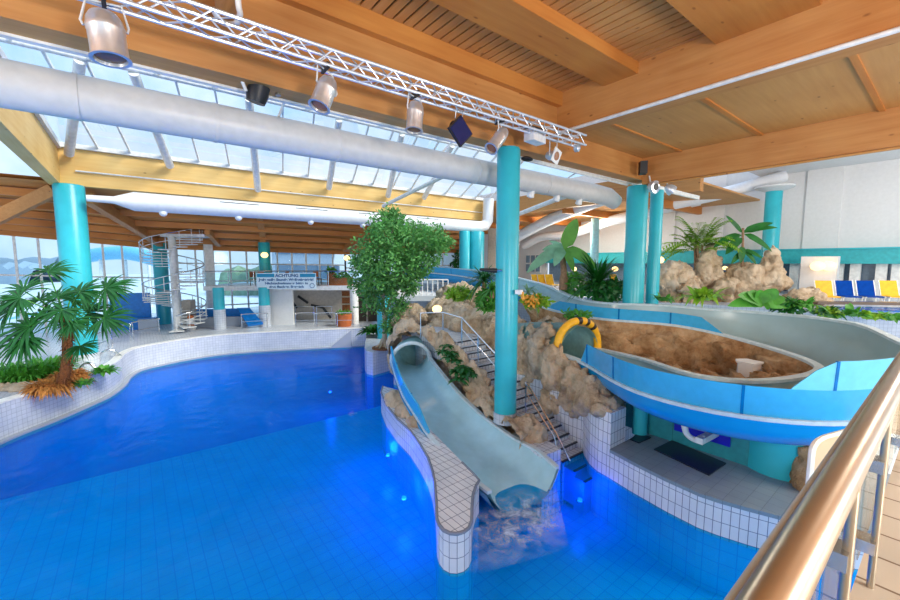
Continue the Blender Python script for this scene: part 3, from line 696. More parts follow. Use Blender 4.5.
def par_can(label, a, c, r, y=7.1):
    A, C = PY(*a, y), PY(*c, y-.05); d = C-A; Ln = d.length; u = d.normalized()
    t = thing('stage_light', label, 'spotlight', A)
    MB().lathe([(r*.25, 0), (r*.75, .06*Ln), (r*.95, .18*Ln), (r, .3*Ln), (r*1.04, .32*Ln), (r*1.04, .4*Ln), (r, .42*Ln), (r, .97*Ln), (r*1.12, .98*Ln), (r*1.12, Ln), (r*.9, Ln), (r*.85, .9*Ln)], A, 28, u).build('can', 'can_metal', t)
    MB().lathe([(r*.84, 0), (r*.84, .01)], A+u*Ln*.92, 24, u).build('lens', 'lens', t)
    m = A+u*Ln*.36; s = u.cross(V((0, 1, .3))).normalized(); top = V((m.x, y, TZ-h-.03))
    MB().tube([m+s*r*1.1, m+s*r*1.2-u*Ln*.1, top+s*r*.9, top-s*r*.9, m-s*r*1.2-u*Ln*.1, m-s*r*1.1], .016, 8).build('yoke', 'white_steel', t)
    MB().box(top+V((0, 0, .03)), (.05, .3, .1)).build('clamp', 'black', t, smooth=False)
    return t
par_can('largest silver stage light, hanging nearest at upper left', (103, 12), (111, 60), .2)
par_can('silver stage light tilted left on the truss over the skylight', (330, 79), (319, 107), .17)
par_can('silver stage light hanging straight down in mid truss', (416, 102), (414, 131), .165)
par_can('silver stage light tilted left beside the tall column head', (505, 130), (491, 149), .15)
q = PY(461, 131, 7.1)
t = thing('gel_flag', 'dark diamond-shaped filter flag hanging on the truss', 'spotlight', q)
m3 = Matrix.Rotation(R(45), 3, 'Y'); s_ = .33
mb = MB(); mb.slab([q+m3 @ V((a*s_*.75, 0, c*s_*.75)) for a, c in ((-1, -1), (1, -1), (1, 1), (-1, 1))], (0, .05, 0)); mb.build('frame', 'black', t, smooth=False)
mb = MB(); mb.slab([q+m3 @ V((a*s_*.66, -.012, c*s_*.66)) for a, c in ((-1, -1), (1, -1), (1, 1), (-1, 1))], (0, .02, 0)); mb.build('filter', 'navy_gel', t, smooth=False)
MB().lathe([(.1, 0), (.12, .1), (.12, .3), (.07, .36)], q+V((.03, .04, .05)), 20, (0, .8, .45)).build('lamp_body', 'black', t)
MB().tube([q+V((-.1, .1, .2)), q+V((-.1, .05, .48)), q+V((.1, .05, .48)), q+V((.1, .1, .2))], .015, 6).build('yoke', 'chrome', t)
q = PY(535, 137, 7.3)
t = thing('flood_light', 'white rectangular flood light near the truss end', 'spotlight', q)
MB().box(q, (.6, .3, .3), R(8)).build('housing', 'white_paint', t, smooth=False); MB().box(q+V((0, -.02, .19)), (.66, .2, .06)).build('bracket', 'black', t, smooth=False)
q = PY(556, 156, 7.3)
t = thing('stage_light', 'small square-fronted stage light under the truss end', 'spotlight', q)
d = V((.1, -1, -.25)).normalized()
MB().lathe([(.09, -.3), (.13, -.22), (.13, 0)], q, 20, d).build('can', 'aluminium', t)
mb = MB(); rt_ = d.cross(V((.25, 0, 1))).normalized(); up_ = rt_.cross(d)
mb.slab([q+(rt_*a+up_*c)*.19 for a, c in ((-1, -1), (1, -1), (1, 1), (-1, 1))], d*.02); mb.build('filter_frame', 'white_paint', t, smooth=False)
MB().lathe([(.12, .021), (.12, .03)], q, 20, d).build('lens', 'lens', t)
MB().tube([q+V((-.16, .1, 0)), q+V((-.16, .1, .42)), q+V((.16, .1, .42)), q+V((.16, .1, 0))], .015, 6).build('yoke', 'white_steel', t)
q = PY(577, 148, 7.2); o = MB().lathe([(.05, -.1), (.11, -.05), (.11, .05), (.04, .1)], q, 18, (0.2, -1, 0)).build('truss_end_cap', 'aluminium'); tag(o, 'round clamp at the right end of the truss', 'clamp')
q = PY(257, 96, 8.3); t = thing('spotlight', 'black spotlight with small heads above the duct', 'spotlight', q)
MB().lathe([(.16, -.12), (.19, .0), (.19, .26), (.1, .3)], q, 20, (.2, -.2, 1)).build('head', 'black', t)
MB().ell(q+V((-.05, 0, .3)), (.15, .1, .09)).build('reflector', 'aluminium', t); MB().lathe([(.05, 0), (.08, .22)], q+V((.38, 0, .1)), 14, (0, .2, 1)).build('side_lamp', 'bronze_steel', t)
MB().tube([q+V((-.2, -.1, 0)), q+V((-.9, -.3, 1.6))], .03, 8).build('pole', 'white_steel', t)
q = F(527, 159, 12.2); o = MB().ell(q, (.22, .14, .07)).build('ceiling_spot', 'black'); tag(o, 'flat black spotlight right of the tall column head', 'spotlight')
for lab, px, py, rr, dd in (('round white spotlight facing the pool at the roof corner', 654, 187, .24, V((-.2, -1, -.1))), ('tilted grey spotlight right of the roof corner', 671, 190, .2, V((.6, -.5, -.6)))):
    q = F(px, py, 15.6); t = thing('spotlight', lab, 'spotlight', q)
    MB().lathe([(.08, -.24), (rr*.8, -.14), (rr, 0), (rr, .08), (rr*.85, .08)], q, 24, dd).build('head', 'aluminium', t)
    MB().lathe([(rr*.5, .085), (rr*.5, .1)], q, 20, dd).build('lens', 'black', t)
    MB().tube([q+V((0, .1, .05)), q+V((0, .2, .45))], .03, 8).build('arm', 'white_steel', t)
q = F(643, 168, 15.3); o = MB().box(q, (.35, .25, .45), R(38)).build('wall_box', 'black', smooth=False); tag(o, 'small dark loudspeaker box in the roof corner', 'speaker')
# ================================================================ loop slide
SLW = 1.55; TER = 3.85
nodes = [(17.6, 30, 5.05), (17.6, 25, 4.9), (17.5, 20.4, 4.7), (16.0, 15, 4.2), (13.9, 11.2, 3.78), (13.75, 8.5, 3.58), (14.9, 6.0, 3.48), (15.1, 3.9, 3.2), (13.7, 2.05, 3.02), (11.75, 2.55, 2.9), (11.0, 3.9, 2.84), (12.0, 5.9, 2.75), (12.45, 7.7, 2.7)]
PER = 10
path = spline(nodes, PER)
# even out the tangents so the outer side fans smoothly
def nrm(i, sm=4):
    a = path[max(0, i-sm)]; b_ = path[min(len(path)-1, i+sm)]; t = (b_-a); t.z = 0; t.normalize(); return V((-t.y, t.x, 0))   # left of travel = outer side
NP = len(path)
def sidx(k): return k*PER          # path index of a node
def pw(k, tab):
    for (a, u), (b_, v) in zip(tab, tab[1:]):
        if k <= b_: t = (k-a)/(b_-a); t = max(0, t); t = t*t*(3-2*t); return u+(v-u)*t
    return tab[-1][1]
def outer_h(i): return pw(i/PER, [(0, .35), (4, .35), (6, .5), (7.5, .85), (7.9, .6), (8.6, -.18), (10.6, -.2), (12, -.02)])
def width(i):
    k = i/PER
    return SLW if k < 5 else SLW+.3*math.exp(-((k-7.0)/1.2)**2)+.4*math.exp(-((k-9.4)/.95)**2)
def prof(i, off):                       # cross-section from the inner rim to the outer rim
    p = path[i]; n = nrm(i); w_ = width(i); ho = outer_h(i); out = []
    K = 14
    for j in range(K+1):
        t = j/K; a = PI*t
        d = w_/2-(w_/2+off)*math.cos(a)
        z = -(.62+pw(i/PER, [(0, 0), (8, 0), (9, .26), (12, .1)])+off)*math.sin(a)**.75
        if t > .5: z += ho*((t-.5)/.5)**1.5
        out.append(p+n*d+V((0, 0, z)))
    return out
ws = thing('water_slide', 'blue water slide looping around the rock bowl into the yellow arch', 'slide', (13, 5, 2.6))
MB().grid([prof(i, 0) for i in range(NP)]).build('channel', 'slide_grey', ws, ang=60)
MB().grid([prof(i, .06)[::-1] for i in range(NP)]).build('hull', 'slide_blue', ws, ang=60)
def rim(side):
    rows = []
    for i in range(NP):
        p = path[i]; n = nrm(i); c = p+n*(-.04 if side == 0 else width(i)+.04)+V((0, 0, 0 if side == 0 else outer_h(i)))
        rows.append([c+n*s*.1+V((0, 0, z)) for s, z in ((-1, .03), (1, .03), (1, -.045), (-1, -.045))])
    mb = MB(); mb.grid(rows, close=True); return mb
rim(0).build('inner_rim', 'slide_rim', ws, smooth=False); rim(1).build('outer_rim', 'slide_rim', ws, smooth=False)
def guard(name, side, i0, i1, hfun, mat, seam=6, lean=.05, base=lambda u: 0):
    rows = []; ends = []
    for i in range(i0, i1+1):
        p = path[i]; n = nrm(i); c = p+n*(-.05 if side == 0 else width(i)+.05)+V((0, 0, .02 if side == 0 else outer_h(i)+.02))
        h_ = hfun((i-i0)/(i1-i0)); s = -1 if side == 0 else 1
        t_ = c+V((0, 0, h_))+n*s*lean*h_; c = c+V((0, 0, base((i-i0)/(i1-i0))))+n*s*lean*base((i-i0)/(i1-i0))
        rows.append([c-n*.012, t_-n*.012, t_+n*.012, c+n*.012])
    g = MB().grid(rows, close=True).add([rows[0][k] for k in range(4)]+[rows[-1][k] for k in range(4)], [(3, 2, 1, 0), (4, 5, 6, 7)]).build(name, mat, ws, ang=50)
    for i in list(range(i0+seam, i1-1, seam)):
        r_ = rows[i-i0]; n = nrm(i)
        MB().beam((r_[0]+r_[3])/2, (r_[1]+r_[2])/2, .05, .045).build('seam', 'guard_seam', g, smooth=False)
    return g
tap = lambda u, h=.42, a=.08: h*min(1, u/a, (1-u)/a)+.01
guard('splash_guard', 0, 2, sidx(3)-3, lambda u: tap(u), 'guard_blue', 7)
guard('splash_guard', 0, sidx(4)+1, sidx(6)+6, lambda u: tap(u, .4, .12), 'guard_blue', 6)
guard('splash_guard', 1, sidx(8)+8, sidx(11)+4, lambda u: .02+.58*min(1, (1-u)/.07), 'guard_blue', 8)
k0, k1 = 79, 94
guard('tall_splash_guard', 1, k0, k1, lambda u: max(.62, min(1.16, 0.62+.54*(1-u)/.1)), 'guard_pale', 13, base=lambda u: 0 if u < .6 else min(.6, (u-.6)/.07*.6))
# supports below the near trough
sup = MB(); q = F(692, 436, 9.6); sup.tube(spline([F(684, 424, 9.4), F(687, 434, 9.4), F(696, 440, 9.3), F(706, 438, 9.2)], 5), .07, 10); sup.build('support_arm', 'white_steel', ws)
MB().beam(F(699, 441, 9.1), F(720, 430, 9.9), .16, .14).build('support_arm', 'white_steel', ws, smooth=False)
for a, c in (((806, 451), (818, 458)), ((816, 450), (832, 456)), ((826, 450), (846, 455))): MB().beam(F(*a, 8.7), F(*c, 8.2), .18, .05).build('support_plate', 'white_steel', ws, smooth=False)
q = F(748, 372, 11.4); t = thing('slide_pier', 'small white concrete pier inside the rock bowl', 'pier', (q.x, q.y, 2.2))
s_ = .62
MB().prism([(q.x+x*s_, q.y+y*s_) for x, y in ((-.42, -.28), (.3, -.42), (.42, .2), (0, .45), (-.35, .3))], 1.9, 2.78).build('pier_body', 'wall_white', t)
MB().prism([(q.x+x*s_, q.y+y*s_) for x, y in ((-.5, -.34), (.36, -.5), (.5, .22), (0, .53), (-.42, .36))], 2.78, 2.84).build('cap', 'wall_white', t)
MB().slab([V((q.x+.2, q.y-.26, 2.7)), V((q.x+.25, q.y+.12, 2.7)), V((q.x+.8, q.y-.1, 2.42)), V((q.x+.75, q.y-.42, 2.42))], (0, 0, -.25)).build('buttress', 'wall_white', t)

# yellow and black arch round the tunnel mouth, and the tunnel itself
iE = NP-1; pE = path[iE]; nE = nrm(iE); cE = pE+nE*(SLW/2); hd = V((nE.y, -nE.x, 0))
ta = thing('tunnel_arch', 'padded yellow and black arch over the slide tunnel mouth', 'arch', cE)
AR = SLW/2+.14
cuts = [(0, .47, 'pad_yellow'), (.47, .53, 'pad_black'), (.53, .6, 'pad_yellow'), (.6, .65, 'pad_black'), (.65, .72, 'pad_yellow'), (.72, .77, 'pad_black'), (.77, 1, 'pad_yellow')]
for a, c, mt in cuts:
    pts = []
    for k in range(9):
        u = PI*(a+(c-a)*k/8); pts.append(cE+nE*AR*math.cos(u)+V((0, 0, 1.14*math.sin(u)**.7 if math.sin(u) > 0 else 0))+V((0, 0, -.12)))
    MB().tube(pts, .13, 14).build('pad', mt, ta)
tpath = spline([cE-hd*.1, cE+hd*.7, cE+hd*1.6+V((-.2, 0, -.05)), V((11.9, 11.5, 2.3))], 5)
rows = []
for i, p in enumerate(tpath):
    rows.append([p+nE*(AR-.06)*math.cos(2*PI*j/24)+V((0, 0, (.92 if j < 12 else .6)*math.sin(2*PI*j/24)-.08)) for j in range(24)])
MB().grid(rows, close=True).build('tunnel_tube', 'tunnel_dark', ta, ang=60)
MB().slab([rows[-1][j] for j in range(24)], hd*.05).build('tunnel_back', 'tunnel_dark', ta)

# ================================================================ chute
ch = thing('chute', 'pale blue slide chute running from the tunnel into the pool', 'slide', W(455, 430, .5))
mouth = F(411, 360, 15.3); MR = .74
cn = [(F(411, 361, 16.3), 1.42, .72, .7), (at_z(mouth, 0), 1.36, .74, .6), (W(429, 403, 1.0), .98, .9, .46), (W(455, 434, .55), .54, 1.02, .38), (FW*10.5+RT*.86, .24, 1.1, .46), (FW*9.75+RT*1.4, .03, 1.16, .6), (FW*9.1+RT*1.8, -.14, 1.06, .68)]
cp = spline([at_z(c[0], c[1]) for c in cn], 6); M_ = len(cp)
def lerpn(i, k):
    u = i/6; a = min(int(u), len(cn)-2); t = u-a; return cn[a][k]*(1-t)+cn[a+1][k]*t
def cnr(i):
    t = cp[min(i+2, M_-1)]-cp[max(i-2, 0)]; t.z = 0; t.normalize(); return V((t.y, -t.x, 0))   # right of travel
def cprof(i, off=0):
    out = []; w_ = lerpn(i, 2); h_ = lerpn(i, 3)
    for j in range(17):
        u = -1+2*j/16; z = h_*abs(u)**3.2-off
        out.append(cp[i]+cnr(i)*(w_+off)*(math.copysign(abs(u)**.8, u))+V((0, 0, z)))
    return out
MB().grid([cprof(i) for i in range(M_)]).grid([cprof(i, .07)[::-1] for i in range(M_)]).build('channel', 'slide_chute', ch, ang=60)
for s in (0, -1):
    mb = MB(); rows = []
    for i in range(4, M_):
        p = cprof(i)[s]; n = cnr(i); rows.append([p+n*a+V((0, 0, z)) for a, z in ((-.06, .03), (.06, .03), (.06, -.04), (-.06, -.04))])
    mb.grid(rows, close=True)
    mb.add(rows[-1], [(0, 1, 2, 3)]); mb.build('rim', 'slide_rim', ch, smooth=False)
# blue guard on the left rim
rows = []
for i in range(5, 20):
    p = cprof(i)[-1]; n = -cnr(i); h_ = .42*min(1, (i-3)/2, (20-i)/4)
    rows.append([p+n*.03-V((0, 0, .22)), p+n*.03+V((0, 0, h_)), p+n*-.03+V((0, 0, h_)), p+n*-.03-V((0, 0, .22))])
g = MB().grid(rows, close=True).add(rows[0]+rows[-1], [(0, 1, 2, 3), (7, 6, 5, 4)]).build('splash_guard', 'guard_blue', ch, smooth=False)
for i in (4, 9): r_ = rows[i]; MB().beam(r_[0], r_[1], .06, .05).build('seam', 'guard_seam', g, smooth=False)
# tunnel mouth ring and inside
mt_ = V((cp[8]-cp[5])); mt_.z = 0; mt_.normalize(); mside = V((mt_.y, -mt_.x, 0))
tb = thing('slide_tunnel', 'round grey tunnel mouth where the chute leaves the rock', 'tunnel', mouth)
ring = lambda c, r: [c+mside*r*math.cos(2*PI*j/36)+V((0, 0, r*.88*math.sin(2*PI*j/36))) for j in range(36)]
tp2 = [mouth, mouth-mt_*.5-mside*.05, mouth-mt_*1.0-mside*.2, mouth-mt_*1.6-mside*.55]
MB().grid([ring(c, MR) for c in tp2], close=True).build('tunnel_tube', 'tunnel_dark', tb, ang=60)
MB().slab(ring(tp2[-1], MR), -mt_*.05).build('tunnel_back', 'tunnel_dark', tb)
c_ = ring(mouth, MR+.02); MB().tube(c_+[c_[0]], .075, 8, False).build('mouth_rim', 'slide_rim', tb)
# froth where the chute meets the pool
rows = []
A_, B_ = W(490, 500, 0), W(545, 488, 0); dn = (W(515, 556, 0)-W(517, 492, 0))
for i in range(18):
    t = i/17; rows.append([A_.lerp(B_, -.2+1.4*j/17)+dn*(t-.12)*1.15-dn*t+dn*t*1.05+(A_.lerp(B_, j/17)-A_.lerp(B_, .5))*t*.15+V((0, 0, .015+.03*max(0, noise.noise(V((i*.5, j*.5, 1))))*(1-t))) for j in range(18)])
o = MB().grid(rows).build('splash_foam', 'foam', ang=180); tag(o, 'white froth on the water at the chute foot', 'foam', kind='stuff')

# ================================================================ rocks
def E(px, py, f, r, dz=0): p = F(px, py, f); return (p+V((0, 0, dz)), r)
# between chute and stairs
ells = [((9.1, 14.5, 1.7), (.8, 1.1, 1.6)), ((8.75, 14.2, 1.9), (.7, .8, 1.25)), ((9.05, 13.0, 1.8), (.5, .85, 1.45)), ((9.05, 12.0, 1.5), (.38, .9, 1.6)), ((8.95, 11.0, 1.3), (.42, .85, 1.5)), ((8.9, 10.0, 1.0), (.42, .85, 1.35)), ((8.85, 9.3, .8), (.4, .6, 1.05)), ((8.7, 9.1, .7), (.5, .7, .85)), ((8.4, 8.4, .5), (.55, .6, .65)), ((8.3, 7.7, .65), (.6, .55, .62)), ((8.75, 7.4, .7), (.4, .45, .6)), ((8.15, 9.4, .6), (.4, .7, .6)), ((8.45, 10.4, .9), (.42, .8, .85)), ((8.55, 11.6, 1.1), (.45, .8, 1.15))]
carve_ch = ([cp[i]+V((0, 0, .5)) for i in range(3, M_, 3)], 1.02)
carve_tb = ([mouth+mt_*.8]+[mouth-mt_*.4*k for k in range(5)], MR-.03)
rock('rock', 'tan artificial rock between the chute and the stairs', ells, .085, .2, [carve_ch, carve_tb], seed=1)
o = rock('rock', 'tan artificial rock arching over the round tunnel mouth', [((8.45, 13.95, 2.3), (.75, .5, .6)), ((8.0, 13.7, 1.5), (.4, .35, .75)), ((9.2, 15.2, 2.0), (.8, .7, .8))], .08, .16, [carve_tb], seed=2)
# right of the stairs: below the plants
ells = [((11.5, 11.8, 2.2), (.9, 1.2, 1.3)), ((11.2, 10.2, 1.9), (.65, 1.1, 1.2)), ((11.7, 13.2, 2.5), (1.1, 1.2, 1.3)), ((12.6, 12.3, 2.4), (1.0, 1.4, 1.15)), ((12.2, 15, 2.3), (1.4, 1.5, 1.4)), ((13.5, 17, 2.5), (1.6, 2.0, 1.4))]
rock('rock', 'tan rock bank behind the tall column, planted with shrubs', ells, .11, .26, seed=4)
ells = [((10.75, 9.0, 1.9), (.55, .9, 1.35)), ((10.75, 8.0, 1.9), (.6, .8, 1.2)), ((10.6, 7.1, 1.75), (.55, .75, 1.0)), ((10.35, 6.45, 1.75), (.55, .6, .7)), ((10.0, 5.85, 1.75), (.5, .55, .32)), ((11.5, 9.4, 2.2), (.9, 1.0, 1.3)), ((12.6, 9.8, 2.1), (1.0, 1.0, 1.5)), ((13.3, 9.0, 2.0), (.6, .9, 1.3)), ((10.9, 6.2, 1.5), (.6, .5, .6)), ((11.8, 8.6, 3.3), (1.1, .5, .45)), ((11.0, 7.3, 1.6), (.6, .8, .75)), ((11.5, 6.3, 1.5), (.7, .6, .6))]
carve_arch = ([cE-hd*1.6+V((0, 0, .1)), cE-hd*.6+V((0, 0, .1)), cE+V((0, 0, .1)), tpath[5]+V((0, 0, .1)), tpath[10]+V((0, 0, .1))], AR+.02)
carve_tr = ([path[i]+nrm(i)*SLW/2+V((0, 0, .05)) for i in range(sidx(10), NP, 2)], .9)
rock('rock', 'big tan rock face around the yellow slide arch', ells, .085, .24, [carve_arch, carve_tr], seed=5)
# bowl inside the loop
i0, i1 = sidx(4)-4, NP-1
cen = V((13.1, 5.2, 2.1)); rows = []
for i in range(i0, i1+1):
    p = path[i]; n = nrm(i); row = []
    inn = at_z(p, 0)-n*.13; cc_ = at_z(cen, 0)
    if p.y > 8.2: cc_ = V((12.9, 8.0, 0))
    for j in range(31):
        t = j/30
        q = inn.lerp(cc_, t**1.35*.97)
        z = p.z-.05-(p.z-2.25)*min(1, (t/.45))**.85
        v = noise.noise(V((q.x*1.7, q.y*1.7, z*1.9)))*.34+(1-abs(noise.noise(V((q.x*2.6, q.y*2.6, z*2.2+5)))*2.4))*.2+noise.noise(V((q.x*6, q.y*6, z*6)))*.1
        k = min(1, t*6)
        row.append(V((q.x, q.y, z))+V((-n.x*v*k, -n.y*v*k, v*k*.9)))
    rows.append(row)
o = MB().grid(rows).build('rock_bowl', 'rock_brown', ang=180); tag(o, 'brown rock bowl inside the loop of the blue slide', 'rock')
p = W(795, 486, .8); rock('rock', 'greenish brown boulder on the ledge under the slide', [(p+V((.3, -.25, .15)), (.5, .45, .7)), (p+V((.3, -.05, .5)), (.34, .3, .45)), (p+V((.6, -.4, .1)), (.45, .45, .5))], .06, .14, mat='rock_brown', seed=8)
# rocks at the upper landing and behind the tree
rock('rock', 'tan rocks behind the upper stair landing', [E(428, 326, 17.6, (.7, .7, .6)), E(406, 326, 20, (.9, .9, .95)), E(416, 316, 20, (.8, .8, .6)), E(400, 338, 20.5, (.6, .7, .6))], .1, .25, seed=9)
rock('rock', 'tan rock below the far blue slide trough', [E(458, 294, 22.5, (1.0, 1.1, .75)), E(472, 301, 21, (.9, 1.0, .85)), E(447, 296, 23.5, (.7, .8, .6)), E(484, 306, 19, (.9, .9, .8))], .11, .25, seed=10)
for lab, px, py, f, r in (('pale rock clump beside the wall lamp on the terrace', 672, 272, 19, (1.0, 1.0, .9)), ('rounded rock left of the feathery palm', 688, 282, 18.5, (.6, .6, .55)),
                          ('tall pointed rock beside the feathery palm', 709, 268, 19.5, (.8, .8, 1.2)), ('low rock between the two planted rocks', 727, 281, 18.8, (.75, .6, .5)),
                          ('broad rock carrying the broad-leaved plant', 745, 276, 19.2, (1.0, .9, 1.05)), ('rock with upright spike right of the broad-leaved plant', 768, 272, 19, (.8, .8, .95)), ('low rock ridge left of the yellow lounger', 805, 294, 17.6, (1.3, .8, .55))):
    p = F(px, py+4, f); r = (r[0]*1.02, r[1]*.95, r[2]*.84); es = [(p, r), (p+V((r[0]*.5, -r[1]*.4, -r[2]*.4)), (r[0]*.7, r[1]*.7, r[2]*.6)), (p+V((-r[0]*.55, .1, -r[2]*.35)), (r[0]*.65, r[1]*.6, r[2]*.6))]
    es.append((at_z(p, TER), (r[0]*.8, r[1]*.8, .5)))
    if 'pointed' in lab: es += [(F(712, 254, 19.4), (.3, .3, .55)), (F(706, 262, 19.4), (.4, .4, .5))]
    if 'spike' in lab: es += [(F(773, 256, 19), (.22, .22, .55)), (F(770, 262, 19), (.36, .36, .5))]
    rock('rock', lab, es, .09, .2, seed=px % 17)
rock('rock', 'low brown edging stones under the green fern bed', [(W(x, 388, 1.25), (.5, .35, .3)) for x in (-10, 8, 22, 34)], .08, .14, seed=11)

# ================================================================ upper landing and terrace at right
TER = 3.85
mb = MB(); mb.prism([(9.3, 13.7), (10.42, 13.7), (10.42, 12.0), (11, 12.0), (11, 15.4), (9.3, 15.4)], 1.2, 2.7); struct(mb, 'landing_floor', 'tile_small', smooth=False)
ta_ = [xy(F(640, 300, 18.5)), xy(F(760, 300, 16.5)), xy(F(830, 300, 15.6)), xy(F(990, 300, 15.0)), (33, 2), (33, 44), (19.8, 44), (19.8, 22), (18.6, 17)]
mb = MB(); mb.prism(ta_, 1.2, TER); struct(mb, 'floor_terrace', 'tile_small', smooth=False)
mb = MB(); a, c = F(815, 302, 16.6), F(1010, 311, 15.6); d = (c-a).normalized(); nn = V((d.y, -d.x, 0)); nn = nn if nn.dot(FW) < 0 else -nn
mb.beam(at_z(a, 4.02), at_z(c, 4.02), .35, .12); struct(mb, 'trim_5', 'tile_cream', smooth=False)
o = MB().slab([at_z(a+nn*.2, 3.86), at_z(c+nn*.2, 3.86), at_z(c+nn*1.6, 3.86), at_z(a+nn*1.6, 3.86)], (0, 0, .03)).build('basin_water', 'water', smooth=False); tag(o, 'still water strip in front of the lounger ledge', 'water')

o = MB().slab([at_z(a+nn*.2, 3.853), at_z(c+nn*.2, 3.853), at_z(c+nn*1.6, 3.853), at_z(a+nn*1.6, 3.853)], (0, 0, .004)).build('basin_floor', 'tile_deep', smooth=False); tag(o, kind='structure')
WX = 32.5
mb = MB(); mb.span(WX, WX+.3, -12, 44, 6.5, 13.5); struct(mb, 'wall_right', 'wall_white', smooth=False)
YE = PX(546, 262, WX).y
mb = MB(); mb.span(WX-.7, WX, -12, YE, 5.6, 6.42); struct(mb, 'trim_6', 'teal_band', smooth=False)
mb = MB(); mb.span(WX-.8, WX, -12, YE, 6.42, 6.5); struct(mb, 'trim_7', 'turq', smooth=False)
mb = MB(); mb.span(WX+.5, WX+.6, -12, YE, 3.4, 6.5); struct(mb, 'wall_right_lower', 'outdoor_window', smooth=False)
mb = MB(); mb.span(WX, WX+.3, YE, 44, 3.4, 6.5); struct(mb, 'wall_right_rear', 'wall_white', smooth=False)
for i, px in enumerate((618, 665, 712, 822)):
    q = PX(px, 220, WX); o = MB().span(WX-.15, WX, q.y-.8, q.y+.8, 6.5, 13).build('pilaster', 'wall_white', smooth=False); tag(o, kind='structure')
k = 0
for px in (776, 794, 855, 881, 897, 838): 
    q = PX(px, 275, WX-.1); k += 1; mb = MB(); mb.span(WX-.2, WX+.1, q.y-.22, q.y+.22, 3.4, 5.6); struct(mb, 'window_frame_right', 'white_paint', smooth=False)
q = PX(819, 275, WX-3); o = MB().span(q.x-.3, q.x+.3, q.y-.75, q.y+.75, TER, 6.0).build('pillar', 'wall_white', smooth=False); tag(o, 'white pillar carrying the yellow wall lamp', 'column')
def wall_lamp(label, p, r=.16, n=1, e=6):
    t = thing('wall_lamp', label, 'lamp', p)
    for i in range(n): MB().ell(p+RT*(i-(n-1)/2)*r*1.9, (r, r, r*.8)).build('globe', 'lamp_glow', t)
    MB().lathe([(.05, 0), (.06, .25)], p, 10, FW).build('bracket', 'chrome', t)
    return t
wall_lamp('double yellow lamp on the white pillar by the loungers', PX(820, 266, WX-3.4)-FW*.2, .32, 2)
wall_lamp('warm globe lamp at the foot of the roof corner columns', F(659, 260, 17.4), .2)
wall_lamp('small warm lamp between the terrace rocks', F(725, 268, 20.5), .12)
wall_lamp('warm lamp on the rock at the top of the stairs', F(437, 309, 16.2), .2)
wall_lamp('small warm lamp right of the palm behind the slide', F(615, 269, 29), .22)
wall_lamp('small warm lamp left of the palm behind the slide', F(574, 269, 30), .2)
wall_lamp('warm lamp on the balcony column behind the banner', F(264.5, 255, 30.3), .26)
wall_lamp('warm lamp at the right end of the balcony', F(347, 258, 30), .24)
for px, lab in ((789, 'left'), (807, 'right')):
    a, c = F(px-12, 265+(px > 800)*2, 27), F(px+6, 284, 26)
    t = thing('stair_railing', 'slanted white railing of the rear stair, %s of the white post' % lab, 'railing', at_z(c, TER))
    for j in range(3): MB().tube([a-V((0, 0, .3*j)), c-V((0, 0, .3*j))], .05, 6).build('rail', 'white_steel', t)
    MB().tube([c+V((0, 0, .1)), at_z(c, TER)], .05, 6).build('post', 'white_steel', t)

def lounger(label, p, rz, mat, sc=1):
    t = thing('sun_lounger', label, 'sun lounger', p, 'loungers on the terrace', rz); local(t)
    h = .32
    MB().span(-.36, .36, -.1, .62, h, h+.06).build('seat', mat, t, smooth=False)
    MB().slab([(-.36, .62, h+.02), (.36, .62, h+.02), (.36, .95, h+.85), (-.36, .95, h+.85)], (0, .05, .0)).build('backrest', mat, t, smooth=False)
    for s in (-1, 1):
        MB().beam((s*.38, -.15, h), (s*.38, .7, h), .04, .05).build('frame', 'white_steel', t, smooth=False)
        for y in (-.05, .6): MB().beam((s*.38, y, 0), (s*.38, y, h), .04, .04).build('leg', 'white_steel', t, smooth=False)
        MB().beam((s*.38, .64, h), (s*.38, .97, h+.87), .035, .04).build('back_frame', 'white_steel', t, smooth=False)
    t.scale = (sc,)*3
    return t
for lab, px, mat in (('yellow lounger at the left end of the ledge row', 831, 'lounger_yellow'), ('left one of the two blue loungers on the ledge', 852, 'lounger_blue'), ('right one of the two blue loungers on the ledge', 874, 'lounger_blue'), ('yellow lounger cut by the right picture edge', 898, 'lounger_yellow')):
    p = F(px, 300, 17.6); lounger(lab, at_z(p, TER+.02), -YAW-R(20), mat, .84)
for lab, px in (('leftmost yellow lounger behind the banana plant', 541), ('middle yellow lounger behind the banana plant', 547.5), ('yellow lounger closest to the banana trunk', 555), ('yellow lounger half hidden right of the spiky palm', 621)):
    p = F(px, 285, 27); lounger(lab, at_z(p, TER), -YAW+R(20), 'lounger_yellow', .85)

a, c = PX(526, 262, WX-.05), PX(541, 262, WX-.05)
w1 = MB().beam(at_z(a, 5.55), at_z(c, 5.55), .1, 1.9).build('window_1', 'white_paint', smooth=False); w1['kind'] = 'structure'
for i in range(3):
    for j in range(2):
        p, q = a.lerp(c, (i+.14)/3), a.lerp(c, (i+.86)/3); z = 5.1+j*.9
        MB().beam(at_z(p, z)-V((.08, 0, 0)), at_z(q, z)-V((.08, 0, 0)), .06, .76).build('pane', 'outdoor_window', w1, smooth=False)
